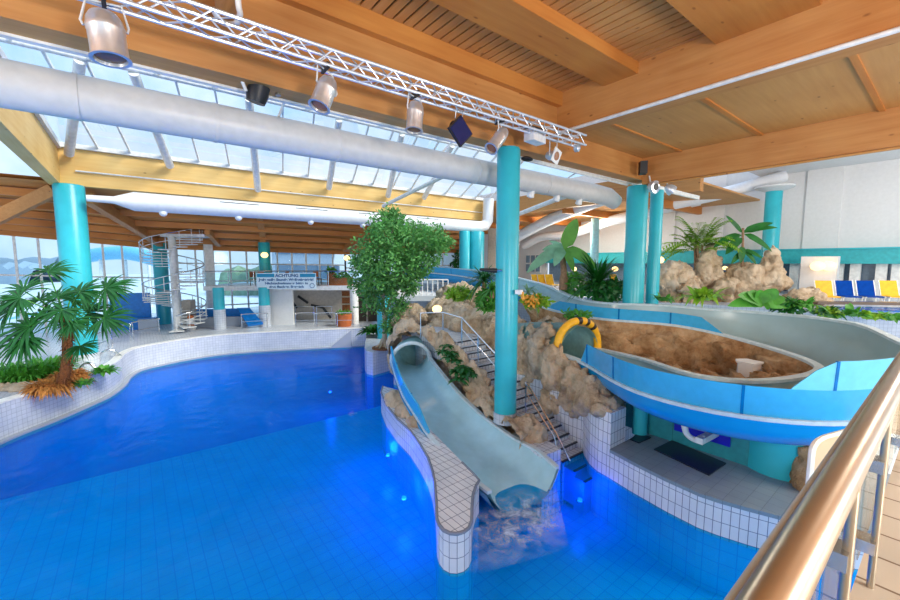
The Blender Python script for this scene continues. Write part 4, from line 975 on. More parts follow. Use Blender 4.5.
# ================================================================ plants
def rnd(a, b): return random.uniform(a, b)
def fan_frond(root, crown, hub, axis, Lr, nseg=34, spread=235, mat='leaf_palm', tilt=1.15):
    """one fan leaf: petiole from the crown to the hub, pleated segments radiating round the hub about the axis"""
    crown, hub = V(crown), V(hub); d = (RT*axis[0]+V((0, 0, axis[1]))+FW*axis[2]).normalized(); fc = (-FW+V((0, 0, tilt))).normalized()
    a = (d-fc*d.dot(fc)).normalized(); s = fc.cross(a).normalized(); mb = MB()
    for i in range(nseg):
        u = (i/(nseg-1)-.5)*R(spread); q = a*math.cos(u)+s*math.sin(u)
        L_ = Lr*(.72+.28*math.cos(u*.55))*rnd(.9, 1.06); q = (q+fc*rnd(-.22, .22)).normalized(); t_ = fc.cross(q).normalized()
        wd = Lr*.046; vs = []; fs = []
        for k, (tt, ww) in enumerate(((0, .12), (.3, .8), (.55, 1), (.78, .6), (1, .04))):
            c = hub+q*L_*tt+fc*(-.1*L_*tt*tt)+V((0, 0, -.16*L_*tt**3)); vs += [c+t_*wd*ww+fc*wd*.35*ww, c, c-t_*wd*ww+fc*wd*.35*ww]
        for k in range(4): fs += [(k*3, k*3+1, k*3+4, k*3+3), (k*3+1, k*3+2, k*3+5, k*3+4)]
        mb.add(vs, fs)
    f = mb.build('frond', mat, root, ang=180)
    mid = crown.lerp(hub, .5)+V((0, 0, .12)); MB().tube(spline([crown, mid, hub], 4), .022, 6).build('petiole', 'leaf_mid', f)
    return f
pb = W(60, 388, 1.25); pt = thing('fan_palm', 'large green fan palm growing at the left pool edge', 'palm', pb)
crown = F(67, 332, 14.1)
mb = MB(); tp = spline([pb, pb.lerp(crown, .4)+V((.1, 0, 0)), crown, F(64, 312, 14.1)], 8)
mb.tube(tp, [.17*(1-.25*i/len(tp)) for i in range(len(tp))], 14)
for i in range(420):
    k = rnd(.05, .99); j = int(k*(len(tp)-1)); c = tp[j]; a = rnd(0, 2*PI); o_ = V((math.cos(a), math.sin(a), 0))
    mb.blade(c+o_*.13, o_*.55+V((0, 0, rnd(-.9, .2))), rnd(.1, .22), .05, .4, 2)
mb.build('trunk', 'palm_fibre', pt, ang=180)
FR = [((48, 272), 14.6, (0, 1, .1), .95), ((24, 291), 13.8, (-.9, .8, 0), .95), ((80, 292), 13.6, (.3, 1, 0), .95), ((106, 288), 13.9, (1, .55, .1), 1.05), ((20, 298), 13.2, (-.7, -.6, -.2), .95), ((58, 297), 13.9, (-.3, 1, .2), .8), ((30, 326), 13.1, (-1, -.1, -.2), 1.2), ((44, 318), 13.4, (-.7, .6, -.1), 1.0), ((104, 318), 13.4, (1, .15, -.1), .95),
      ((80, 346), 13.3, (.4, -1, -.3), .65), ((26, 338), 12.9, (-.5, -1, -.2), 1.05), ((8, 312), 13.7, (-1, .2, 0), 1.0), ((62, 310), 13.2, (-.2, -.4, -.8), .9), ((88, 312), 14.3, (.8, .5, .3), .9), ((70, 300), 15, (.2, 1, .3), .8), ((40, 300), 15, (-.4, .8, .4), .8), ((72, 322), 13, (.5, -.5, -.7), .7)]
for (px, py), f, ax, L_ in FR: fan_frond(pt, crown+V((0, 0, .3)), F(px, py, f), ax, L_)

def fern(label, p, r, n, L_, w_, mat, name='fern', cat='plant', lift=.7, droop=.6, group=None, fold=.2, segs=4):
    p = V(p); mb = MB()
    for i in range(n):
        a = rnd(0, 2*PI); rr = r*math.sqrt(rnd(0, 1)); o_ = V((math.cos(a), math.sin(a), 0))
        mb.blade(p+o_*rr*.7, o_*rnd(.2, 1)+V((0, 0, rnd(.3, 1)*lift*1.4)), L_*rnd(.6, 1.15), w_*rnd(.7, 1.2), droop*rnd(.5, 1.3), segs, fold)
    t = thing(name, label, cat, p, group); mb.build('foliage', mat, t, ang=180)
    return t
for lab, px, py in (('dry brown fern clump at the left foot of the fan palm', 50, 388), ('dry brown fern clump at the right foot of the fan palm', 69, 378)):
    t = fern(lab, W(px, py, 1.25), (.62 if px == 50 else .5), 1100, .72, .07, 'dry_fern', 'dry_fern', lift=1.5, droop=1.0, segs=3)
# green fern bed at the left
for i, (px, py, lab) in enumerate(((4, 381, 'green fern at the left picture edge behind the stones'), (26, 379, 'middle green fern of the bed behind the edging stones'), (46, 374, 'green fern nearest the fan palm trunk in the left bed'))):
    fern(lab, W(px, py, 1.25), .9, 620, 1.15, .1, 'leaf_mid', lift=1.6, droop=.75)
fern('small green plant beside the foot of the left column', W(104, 372, 1.25), .35, 120, .5, .12, 'leaf_mid')
fern('low green plants right of the dry ferns on the pool edge', W(82, 384, 1.25), .4, 140, .3, .08, 'leaf_mid')

# the big tree
tbp = F(384, 349, 20.6); tbp.z = 1.25
tt = thing('ficus_tree', 'leafy green tree growing from the tiled planter nose', 'tree', tbp)
def P3(px, py, f): return F(px, py, f)
mb = MB()
br = [[(384, 349, 20.6), (385, 325, 20.5), (383, 300, 20.4), (388, 275, 20.2)], [(385, 318, 20.5), (391, 297, 20.2), (398, 280, 20), (404, 255, 20)], [(383, 300, 20.4), (379, 285, 20.7), (376, 262, 21)], [(398, 280, 20), (412, 262, 19.6), (428, 245, 19.5)], [(388, 275, 20.2), (390, 245, 20.4), (394, 225, 20.5)]]
for k, b_ in enumerate(br):
    pts = spline([P3(*q) for q in b_], 6); r0 = .15 if k == 0 else .085
    mb.tube(pts, [r0*(1-.6*i/len(pts)) for i in range(len(pts))], 9)
for i in range(7):
    a = i*.9; mb.tube([tbp+V((math.cos(a)*.5, math.sin(a)*.5, -.05)), tbp+V((math.cos(a)*.2, math.sin(a)*.2, .18)), tbp+V((math.cos(a)*.06, math.sin(a)*.06, .5))], [.04, .07, .06], 6)
mb.build('trunk', 'bark_pale', tt)
blobs = [(394, 240, 20.4, 1.5), (372, 252, 20.5, 1.15), (366, 280, 20.3, .9), (372, 300, 20.2, .65), (415, 246, 20, 1.35), (432, 238, 19.7, .8), (440, 242, 19.6, .5), (400, 268, 19.9, 1.2), (420, 262, 19.7, .9), (386, 225, 20.8, .95), (392, 218, 20.8, .55), (378, 282, 19.8, .9), (398, 290, 19.8, .75), (407, 285, 19.7, .5), (383, 262, 19.5, 1.1), (396, 312, 19.9, .5), (388, 325, 19.8, .35), (402, 306, 19.9, .35), (405, 232, 20.8, .8), (364, 264, 21, .7)]
mb = MB()
for px, py, f, r in blobs:
    c = F(px, py, f)
    ncl = int(60*r*r)+10
    for j in range(ncl):
        u = V((random.gauss(0, 1), random.gauss(0, 1), random.gauss(0, 1))).normalized()*r*rnd(.45, 1.05)**.6; u.z *= .85
        tip = c+u
        for k in range(16): mb.leaf(tip+V((random.gauss(0, .12), random.gauss(0, .12), random.gauss(-.05, .12))), .185, .5)
mb.build('foliage', 'leaf_tree', tt, ang=180)
o = MB().lathe([(.62, 1.2), (.62, 1.27), (.2, 1.3)], (tbp.x, tbp.y, 0), 24).build('soil_bed', 'soil'); tag(o, 'brown soil patch around the tree trunk in the planter', 'soil', kind='stuff')
fern('small dark plant beside the turquoise column behind the tree', F(372, 332, 24), .6, 140, .8, .2, 'leaf_dark')

def bushy(label, p, r, n, size, mat, name='shrub', cat='shrub', asp=.45, group=None):
    mb = MB(); r = (r, r, r) if not isinstance(r, tuple) else r
    for i in range(n):
        u = V((random.gauss(0, 1), random.gauss(0, 1), random.gauss(0, 1))).normalized()*rnd(.3, 1)**.5; mb.leaf(V(p)+V((u.x*r[0], u.y*r[1], u.z*r[2])), size, asp)
    t = thing(name, label, cat, V(p)-V((0, 0, r[2])), group); mb.build('foliage', mat, t, ang=180); return t
def rosettes(label, spots, L_, w_, mat, name, n=16, cat='plant', lift=.8):
    t = thing(name, label, cat, spots[0]); mb = MB()
    for s in spots:
        for i in range(n):
            a = 2*PI*i/n+rnd(-.2, .2); e = rnd(.2, 1.2)*lift
            mb.blade(s, V((math.cos(a), math.sin(a), e)), L_*rnd(.75, 1.15), w_, .6, 5, .2, prof=lambda t: math.sin(PI*min(1, .1+.9*t))**.8)
    mb.build('foliage', mat, t, ang=180); return t
# hanging green plants on the rock left of the stairs
sp = [F(px, py, f) for px, py, f in ((443, 352, 14.0), (449, 358, 13.7), (447, 347, 14.2), (455, 362, 13.5), (461, 368, 13.2), (457, 372, 13.1), (467, 370, 13.2), (464, 376, 13.0), (452, 354, 13.9), (472, 374, 13.1), (458, 380, 12.8))]
rosettes('dark green trailing plant on the rock beside the chute', sp, .42, .13, 'leaf_dark', 'trailing_plant', 18)
# spiky dracaena and its ground cover left of the tall column
def spiky(label, p, n, L_, w_, mat, name='dracaena', droop=.5, lift=1.2, stem=0, cat='plant'):
    p = V(p); t = thing(name, label, cat, p-V((0, 0, stem))); mb = MB()
    for i in range(n):
        a = rnd(0, 2*PI); e = rnd(-.1, 1)*lift*1.5
        mb.blade(p, V((math.cos(a), math.sin(a), e)), L_*rnd(.75, 1.1), w_, droop*rnd(.6, 1.4), 6, .3, prof=lambda t: (1-t)**.55*min(1, t*8+.3))
    mb.build('foliage', mat, t, ang=180)
    if stem: MB().tube([p-V((0, 0, stem)), p], .08, 8).build('stem', 'bark', t)
    return t
spiky('spiky dark green dracaena left of the tall turquoise column', F(484, 281, 15.6), 110, 1.15, .09, 'leaf_dark', stem=.5)
spiky('smaller dracaena tucked against the tall column', F(492, 290, 14.6), 70, .8, .09, 'leaf_mid', stem=.3)
bushy('lime green low shrub on the rock left of the dracaena', F(459, 293, 16), (.55, .5, .25), 500, .22, 'leaf_lime')
bushy('green shrub hanging over the rock below the dracaena', F(488, 300, 15), (.5, .45, .4), 420, .24, 'leaf_mid')
bushy('dark plants on the upper floor behind the far slide trough', F(464, 265, 36), (1.4, .8, 1.4), 700, .4, 'leaf_dark')
spiky('light fern fronds right of the tall column above the flowers', F(528, 293, 14.5), 26, 1.0, .08, 'leaf_grey', name='fern', droop=.7)
bushy('green and orange flowering groundcover beside the tall column', F(536, 301, 14.2), (.55, .5, .25), 380, .2, 'leaf_lime', name='flowering_plant', cat='plant')
bushy('orange flowers at the foot of the tall column', F(532, 300, 13.9), (.35, .3, .22), 150, .13, 'flower', name='flower_clump', cat='flowers', asp=.8)
bushy('small green groundcover on the rock above the yellow arch', F(577, 314, 14.2), (.6, .45, .14), 260, .18, 'leaf_mid')
# banana plant
bp_ = F(563, 290, 19.5); t = thing('banana_plant', 'banana plant with huge upright leaf behind the slide', 'plant', bp_)
top_ = F(563, 258, 19.5); MB().tube(spline([bp_, bp_.lerp(top_, .5)+V((.06, 0, 0)), top_, F(564, 250, 19.5)], 4), [.2]*4+[.15]*6+[.09]*3, 12).build('stem', 'bark', t)
def bleaf(root, a, tip, wd, mat='leaf_banana', droop=.25, name='leaf'):
    A, T = V(a), V(tip); d = T-A; d2 = d+V((0, 0, droop*d.length))
    up = -FW*.8+V((0, 0, .6))
    return MB().blade(A, d2, d.length*1.03, wd, droop*.97, 10, .12, prof=lambda t: min(1, t*5+.06)*max(.02, 1-(abs(t-.42)/.585)**2.2)**.8 if t < .995 else .02, up=up).build(name, mat, root, ang=180)
for tip, wd, dr, mt in (((577, 218, 19.2), .85, .05, 'leaf_banana'), ((532, 272, 18.6), .7, .35, 'leaf_grey'), ((542, 250, 19.5), .55, .3, 'leaf_grey'), ((591, 268, 18.8), .85, .4, 'leaf_banana'), ((580, 262, 20.5), .55, .3, 'leaf_banana'), ((556, 265, 18.7), .6, .4, 'leaf_grey'), ((570, 268, 18.9), .5, .5, 'leaf_banana'), ((548, 240, 20.5), .4, .2, 'leaf_grey')):
    bleaf(t, F(564, 249, 19.5), F(*tip), wd*.8, mt, dr)
spiky('dense spiky palm with long stiff leaves behind the slide', F(597, 283, 18.3), 190, 2.0, .11, 'leaf_dark', name='spiky_palm', droop=.35, lift=1.5, stem=.5, cat='palm')
bushy('mid green bush around the spiky palm foot', F(606, 290, 17.9), (1.0, .8, .5), 700, .32, 'leaf_dark')
bushy('green bush between the banana stem and the spiky palm', F(575, 285, 19.8), (.7, .6, .7), 360, .34, 'leaf_mid')
# feathery palm on the terrace rock
fp = F(698, 262, 19.6); t = thing('feathery_palm', 'light green feathery palm between the terrace rocks', 'palm', fp)
mb = MB(); ml = MB()
for i in range(5): mb.tube([fp+V((rnd(-.2, .2), rnd(-.2, .2), -.5)), fp+V((rnd(-.2, .2), rnd(-.2, .2), .8))], .05, 7)
for i in range(72):
    a = rnd(0, 2*PI); e = rnd(.5, 3.2); d = V((math.cos(a), math.sin(a), e)).normalized(); L_ = rnd(1.2, 2.5); p0 = fp+V((rnd(-.25, .25), rnd(-.25, .25), rnd(.2, .9))); prev = p0
    for k in range(1, 15):
        tt_ = k/14; q = p0+d*L_*tt_+V((0, 0, -.5*L_*tt_*tt_*(.6+.4/e)))
        if k > 3:
            dd = (q-prev).normalized(); sd = dd.cross(V((0, 0, 1))).normalized()
            for s in (-1, 1): ml.blade(q, dd*.7+sd*s+V((0, 0, .2)), .4*(1.15-tt_*.6), .09, .5, 2, .1)
        prev = q
mb.build('stems', 'bark', t); ml.build('foliage', 'leaf_lime', t, ang=180)
# broad-leaved plant
rp_ = F(743, 262, 19); t = thing('rubber_plant', 'broad dark-leaved plant on the terrace rock before the turquoise column', 'plant', rp_)
tp_ = F(743, 228, 19); MB().tube([rp_-V((0, 0, .5)), tp_], .055, 8).build('stem', 'bark', t)
for a, tip, wd, dr in (((743, 233), (726, 216), .6, .0), ((743, 232), (775, 222), .45, .2), ((743, 233), (779, 227), .42, .25), ((744, 234), (767, 250), .62, .3), ((742, 235), (716, 248), .5, .35), ((742, 238), (729, 253), .6, .4), ((743, 246), (741, 260), .45, .3), ((743, 250), (760, 258), .4, .3), ((743, 250), (752, 262), .4, .4), ((743, 252), (733, 263), .35, .3)):
    bleaf(t, F(*a, 19), F(*tip, 18.7), wd*.68, 'leaf_dark', dr)
# shrubs along the back of the slide
for lab, px, py, f, r, n, sz, mt in (('bushy green plant right of the low rock ridge', 822, 311, 14.9, .4, 44, .6, 'leaf_dark'), ('green plant between the two blue loungers and the slide', 870, 315, 14.4, .35, 36, .5, 'leaf_lime'), ('small pale-green rosette at the column foot behind the slide', 664, 297, 15.6, .3, 26, .5, 'leaf_mid'), ('yellow-green plant with pointed leaves left of the white basin', 703, 296, 16, .5, 46, .85, 'leaf_lime'),
                                     ('small leafy plant right of the broad green leaves', 800, 303, 15.2, .4, 40, .6, 'leaf_mid'), ('small green plant in front of the blue loungers', 852, 312, 14.6, .35, 34, .55, 'leaf_mid'), ('green plant near the right edge before the loungers', 888, 316, 14.2, .4, 36, .5, 'leaf_mid')):
    fern(lab, F(px, py+4, f), r, n, sz*1.35, .22, mt, 'leafy_plant', lift=1.0, droop=.7)
bushy('yellow flowering plant before the loungers', F(831, 312, 14.8), (.4, .4, .2), 180, .2, 'leaf_lime', name='flowering_plant', cat='plant')
bl = F(760, 302, 15.4); t = thing('broadleaf_plant', 'large broad-leaved green plant behind the grey trough', 'plant', bl-V((0, 0, .3)))
for tip, wd in (((727, 306), .5), ((735, 293), .55), ((745, 289), .55), ((757, 286), .6), ((780, 283), .55), ((773, 290), .55), ((788, 296), .5), ((793, 306), .5), ((748, 300), .5), ((770, 304), .5)):
    bleaf(t, bl+V((rnd(-.2, .2), rnd(-.2, .2), -.1)), F(tip[0], tip[1], 15.1), wd, 'leaf_mid', .3)
bushy('dark green shrub left of the ledge with loungers', F(786, 305, 15.4), (.5, .5, .25), 260, .26, 'leaf_dark')

# ================================================================ far side: spiral stair, balcony, banner, windows
sp0 = F(178, 334, 26.2); sp0.z = DECK
ss = thing('spiral_staircase', 'white spiral staircase rising to the far roof', 'stairs', sp0)
H = 6.3
MB().lathe([(.22, DECK), (.22, DECK+H)], (sp0.x, sp0.y, 0), 24).build('centre_pole', 'white_steel', ss)
RO = 1.75; ns = 34; rail = []; rail2 = []
for i in range(ns):
    a = -1.9+i*R(24.5); z = DECK+.18+i*.176
    a1 = a+R(27); q = [V((sp0.x+r*math.cos(u), sp0.y+r*math.sin(u), z)) for r, u in ((.2, a), (RO, a), (RO, a1), (.2, a1))]
    tr_ = MB().slab(q, (0, 0, -.05)).build('tread', 'white_steel', ss, smooth=False)
    p = (q[1]+q[2])/2; MB().tube([p, p+V((0, 0, .95))], .02, 6).build('baluster', 'white_steel', tr_)
    rail.append(p+V((0, 0, .95))); rail2.append(p+V((0, 0, .5)))
MB().tube(spline(rail, 3), .035, 8).build('hand_rail', 'chrome', ss); MB().tube(spline(rail2, 3), .02, 6).build('lower_rail', 'white_steel', ss)
l0 = at_z(F(182, 236, 26.2), 7.3)
MB().box((sp0.x+.9, sp0.y-.1, 7.4), (2.6, 1.6, .18), -.5).build('landing', 'white_paint', ss, smooth=False)
cn0 = V((sp0.x+.9, sp0.y-.1, 7.5)); m3 = Matrix.Rotation(-.5, 3, 'Z')
for a, c in (((-1.2, -.75), (1.2, -.75)), ((1.2, -.75), (1.2, .75))):
    for h_ in (.5, .95): MB().tube([cn0+m3 @ V((*a, h_)), cn0+m3 @ V((*c, h_))], .025, 6).build('landing_rail', 'white_steel', ss)

ba, bb = F(203, 285, 28.2), F(353, 287, 28.8); BZ = 4.0; ba.z = bb.z = BZ
bd = (bb-ba).normalized(); bn = V((-bd.y, bd.x, 0)); BL = (bb-ba).length
def bal(t, back=0, z=BZ): return at_z(ba+bd*BL*t+bn*back, z)
mb = MB(); mb.slab([bal(0), bal(1), bal(1.0, 6), bal(0, 6)], (0, 0, -.32)); struct(mb, 'balcony_floor', 'white_paint', smooth=False)
rl = thing('balcony_railing', 'glass balcony railing with steel posts above the banner', 'railing', bal(.5))
MB().tube([bal(0, .05, BZ+1.05), bal(1, .05, BZ+1.05)], .035, 8).build('hand_rail', 'chrome', rl)
for i in range(7): MB().tube([bal(i/6, .05), bal(i/6, .05, BZ+1.05)], .03, 8).build('post', 'chrome', rl)
MB().slab([bal(.005, .05, BZ+.1), bal(.995, .05, BZ+.1), bal(.995, .05, BZ+.95), bal(.005, .05, BZ+.95)], bn*.015).build('glass_panel', 'balcony_glass', rl, smooth=False)
def dining_chair(label, p, rz):
    t = thing('cafe_chair', label, 'chair', p, 'brown chairs on the balcony', rz); local(t)
    MB().box((0, 0, .45), (.46, .46, .05)).build('seat', 'terracotta', t, smooth=False); MB().box((0, .22, .78), (.44, .05, .4)).build('backrest', 'terracotta', t, smooth=False)
    for x in (-.2, .2):
        for y in (-.2, .2): MB().tube([(x, y, 0), (x, y, .45)], .025, 6).build('leg', 'bark', t)
    for x in (-.2, .2): MB().tube([(x, .22, .45), (x, .23, .95)], .022, 6).build('back_post', 'bark', t)
    return t
for t_, b_, rz, lab in ((.30, 1.0, .4, 'left one of the two brown chairs by the left end of the banner'), (.345, 1.3, 2.4, 'right one of the two brown chairs by the left end of the banner'), (.54, 1.2, .8, 'brown chair showing above the middle of the banner'), (.73, 1.2, .2, 'brown chair showing above the right end of the banner')):
    dining_chair(lab, bal(t_, b_), rz)
for t_, lab, sz in ((.84, 'tall terracotta planter box on the balcony', (.5, .5, .9)), (.92, 'low wooden planter box at the right end of the balcony', (1.3, .5, .55))):
    p = bal(t_, .7); t = thing('planter_box', lab, 'planter', p); MB().box(p+V((0, 0, sz[2]/2)), sz, math.atan2(bd.y, bd.x)).build('box', 'terracotta', t, smooth=False)
    mb = MB()
    for i in range(160): mb.leaf(p+V((rnd(-.5, .5)*sz[0], rnd(-.5, .5)*sz[1], sz[2]+rnd(0, .35))), .25)
    mb.build('plants', 'leaf_mid', t, ang=180)

# the banner
sa, sb = F(257, 289, 27.6), F(316.5, 289.4, 27.85); sw = math.hypot(sb.x-sa.x, sb.y-sa.y); sd_ = at_z(sb-sa, 0).normalized(); zb = sa.z; sh = F(257, 273, 27.6).z-zb
bn_ = thing('warning_banner', 'pale blue banner reading ACHTUNG on the balcony front', 'sign', sa, rz=math.atan2(sd_.y, sd_.x)); local(bn_)
MB().span(0, sw, -.02, .02, 0, sh).build('panel', 'sign_white', bn_, smooth=False)
MB().span(.05, sw*.3, -.035, -.02, sh*.74, sh*.95).build('stripe', 'sign_teal', bn_, smooth=False); MB().span(sw*.73, sw-.05, -.035, -.02, sh*.74, sh*.95).build('stripe', 'sign_teal', bn_, smooth=False)
def text(root, body, x, z, size, width, mat, name='lettering'):
    cu = bpy.data.curves.new('t', 'FONT'); cu.body = body; cu.size = size; cu.align_x = 'CENTER'; cu.extrude = .006; cu.offset = size*.03
    o = bpy.data.objects.new('t', cu); COL.objects.link(o); dg = bpy.context.evaluated_depsgraph_get(); dg.update()
    me = bpy.data.meshes.new_from_object(o.evaluated_get(dg)); bpy.data.objects.remove(o)
    xs = [v.co.x for v in me.vertices]; k = width/(max(xs)-min(xs))
    for v in me.vertices: v.co = V((x+v.co.x*k, -.028-v.co.z, z+v.co.y))
    me.name = name; me.materials.append(MAT[mat]); q = bpy.data.objects.new(name, me); COL.objects.link(q); q.parent = root; q['_o'] = (0, 0, 0); return q
text(bn_, 'ACHTUNG', sw*.51, sh*.75, sh*.26, sw*.39, 'sign_ink')
text(bn_, 'Jede volle Stunde Wellenbetrieb!', sw*.5, sh*.51, sh*.22, sw*.92, 'sign_ink')
text(bn_, 'Nichtschwimmer bitte in', sw*.5, sh*.29, sh*.2, sw*.72, 'sign_ink')
text(bn_, 'den flachen Bereich', sw*.5, sh*.07, sh*.2, sw*.58, 'sign_ink')
MB().tube([V((sw*.93+.11*math.cos(2*PI*i/20)*1.4, -.03, sh*.2+.155*math.sin(2*PI*i/20))) for i in range(21)], .018, 6, False).build('round_emblem', 'sign_ink', bn_)

# below the balcony
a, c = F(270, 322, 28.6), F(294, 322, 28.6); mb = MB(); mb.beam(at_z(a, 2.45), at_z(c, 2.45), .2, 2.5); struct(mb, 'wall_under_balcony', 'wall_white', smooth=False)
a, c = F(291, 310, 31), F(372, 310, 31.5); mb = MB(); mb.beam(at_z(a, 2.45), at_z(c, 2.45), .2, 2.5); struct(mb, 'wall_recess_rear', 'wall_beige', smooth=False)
for i, (q0_, q1_) in enumerate((((298, 296), (308, 303)), ((311, 305), (323, 307.5)), ((323, 307.5), (331, 318)), ((293, 303), (297, 308)))):
    o = MB().beam(F(*q0_, 30.6), F(*q1_, 30.6), .08, .18).build('wall_stripe', 'black', smooth=False); tag(o, 'short black slanting strip on the grey recess wall', 'wall strip', 'black strips on the recess wall')
a, c = F(368, 312, 29.5), F(380, 312, 29.5); o = MB().beam(at_z(a, 2.3), at_z(c, 2.3), .1, 2.0).build('dark_doorway', 'void', smooth=False); tag(o, kind='structure')
o = MB().beam(at_z(F(358, 312, 29.6), 2.3), at_z(F(366, 312, 29.6), 2.3), .1, 2.0).build('dark_doorway', 'void', smooth=False); tag(o, kind='structure')
sh_ = F(346, 315, 29.4); t = thing('towel_shelf', 'narrow wooden shelf with rolls under the balcony', 'shelf', at_z(sh_, DECK))
MB().box(at_z(sh_, 2.4)+bn*.2, (.6, .1, 2.3), math.atan2(bd.y, bd.x)).build('back', 'palm_fibre', t, smooth=False)
for k in range(4): MB().box(at_z(sh_, 1.5+.55*k), (.62, .4, .08), math.atan2(bd.y, bd.x)).build('board', 'bark_pale', t, smooth=False)
pl = F(344, 326, 28); t = thing('barrel_planter', 'terracotta barrel planter by the pool railing', 'planter', at_z(pl, DECK))
MB().lathe([(.5, DECK), (.56, DECK+.5), (.56, DECK+.85), (.48, DECK+.85)], (pl.x, pl.y, 0), 18).build('pot', 'terracotta', t)
mb = MB()
for i in range(120): mb.leaf(V((pl.x+rnd(-.4, .4), pl.y+rnd(-.4, .4), DECK+.85+rnd(0, .2))), .22)
mb.build('plants', 'leaf_mid', t, ang=180)
def hoop(label, a, c, z0, h, posts=3, mid=True):
    a, c = at_z(a, z0), at_z(c, z0); up = V((0, 0, h)); t = thing('pool_railing', label, 'railing', a)
    MB().tube(spline([a, a+up*.85, a.lerp(c, .04)+up, a.lerp(c, .96)+up, c+up*.85, c], 4), .03, 8).build('hoop', 'chrome', t)
    if mid: MB().tube([a+up*.5, c+up*.5], .022, 8).build('middle_rail', 'chrome', t)
    return t
for i, (x0_, x1_, lab) in enumerate(((296, 315, 'left hoop of the steel railing before the recess'), (317, 336, 'middle hoop of the steel railing before the recess'), (337.5, 353, 'right hoop of the steel railing before the barrel planter'))):
    hoop(lab, F(x0_, 326, 27.3), F(x1_, 326, 27.4), DECK, 1.0)
hoop('rear left steel hoop before the recess wall', F(296, 322, 29.5), F(314, 322, 29.5), DECK, 1.2); hoop('rear right steel hoop before the recess wall', F(317, 321, 29.5), F(332, 321, 29.5), DECK, 1.2)
# railings and partitions along the far left deck
for x0_, x1_, f0, f1, lab in ((97, 108, 19.2, 20.2, 'steel handrail hoop beside the left column'), (112, 131, 21, 22.5, 'steel railing hoop between the palm and the blue panel'), (134, 160, 23, 24.6, 'long steel railing hoop below the blue panel'), (243, 268, 26.6, 27.2, 'steel railing by the blue slide channel')):
    hoop(lab, F(x0_, 345, f0), F(x1_, 343, f1), DECK, 1.0)
for p0, p1, lab in (((97, 366, 18.2), (122, 364, 18.8), 'low curved steel grab rail on the shore coping near the column'), ((79, 384, 16), (99, 382, 16.2), 'low curved steel grab rail beside the dry ferns')):
    a, c = at_z(F(*p0), DECK), at_z(F(*p1), DECK); o = MB().tube(spline([a, a.lerp(c, .3)+V((0, 0, .32)), a.lerp(c, .65)+V((0, 0, .34)), c+V((0, 0, .0))], 6), .05, 8).build('grab_rail', 'chrome'); tag(o, lab, 'railing')
def wallpiece(name, label, a, c, z0, z1, mat, th=.15, cat='panel'):
    o = MB().beam(at_z(a, (z0+z1)/2), at_z(c, (z0+z1)/2), th, z1-z0).build(name, mat, smooth=False); return tag(o, label, cat)
def zat(px, py, f): return F(px, py, f).z
wallpiece('blue_screen', 'tall blue screen panel left of the spiral stair', F(110, 300, 27), F(150, 300, 27.6), DECK, zat(130, 293, 27.3), 'panel_blue')
wallpiece('blue_screen', 'lower blue channel wall in front of the tall screen', F(110, 300, 26.2), F(155, 300, 26.8), DECK, zat(130, 318, 26.5), 'panel_blue', .5)
wallpiece('blue_screen', 'blue channel wall right of the spiral stair', F(193, 315, 28.4), F(246, 315, 29), DECK, zat(220, 309, 28.6), 'panel_blue')
wallpiece('low_wall', 'low white wall left of the spiral stair foot', F(139, 320, 25.8), F(158, 320, 26), DECK, zat(148, 319, 25.9), 'tile_small', .3, 'wall')
wallpiece('low_wall', 'long low white tiled wall right of the spiral stair', F(192, 320, 27.6), F(247, 320, 28.2), DECK, zat(220, 317, 27.8), 'tile_small', .3, 'wall')
q = [F(246, 311, 28.2), F(252, 311, 28.2), F(262, 325, 27.6), F(247, 325, 27.6)]; o = MB().slab([F(237, 308, 28), F(250, 308, 28), F(263, 323, 27), F(248, 325, 27)], (0, 0, -.1)).build('blue_ramp', 'panel_blue', smooth=False); tag(o, 'short blue ramp left of the white wall panel', 'slide')
q = F(191, 323, 26.4); t = thing('side_table', 'small stool with orange items beside the spiral stair', 'table', at_z(q, DECK)); MB().lathe([(.25, DECK), (.25, DECK+.75)], (q.x, q.y, 0), 14).build('stand', 'wall_white', t); MB().ell((q.x, q.y, DECK+.85), (.2, .2, .14)).build('item', 'terracotta', t); MB().ell((q.x, q.y-.2, DECK+.3), (.18, .14, .14)).build('item', 'terracotta', t)
wallpiece('service_cabinet', 'grey cabinet under the spiral stair', F(185, 320, 27.5), F(194, 320, 27.6), DECK, zat(189, 300, 27.5), 'wall_beige', .8, 'cabinet')

# window walls under the far eaves
def glazing(name, a, c, nb_, rows_, z0, fr='white_steel'):
    """mullions, transoms and pane between two eave points down to z0"""
    o = MB().slab([at_z(a, z0), at_z(c, z0), c, a], V((0, 0, .0))+(at_z(c-a, 0).normalized().cross(V((0, 0, 1))))*.02).build(name, 'window_glass', smooth=False); o['kind'] = 'structure'
    for i in range(nb_+1):
        t_ = i/nb_; p = a.lerp(c, t_); MB().beam(at_z(p, z0), p, .12, .12).build('mullion', fr, o, smooth=False)
    for t_ in rows_: MB().beam(at_z(a, z0).lerp(a, t_), at_z(c, z0).lerp(c, t_), .1, .1).build('transom', fr, o, smooth=False)
dz = V((0, 0, -.2))
glazing('window_2', e1+dz, e2+dz, 9, (.35, .6), DECK); glazing('window_3', e2+dz, e3+dz, 12, (.2, .55, .8), DECK); glazing('window_4', e3+dz, e3b+dz, 8, (.5, .75), DECK)
o = MB().box(F(209, 268, 30), (.55, .55, 6)).build('column', 'white_paint', smooth=False); o.location = (0, 0, 0); tag(o, 'square white post behind the spiral stair', 'column')
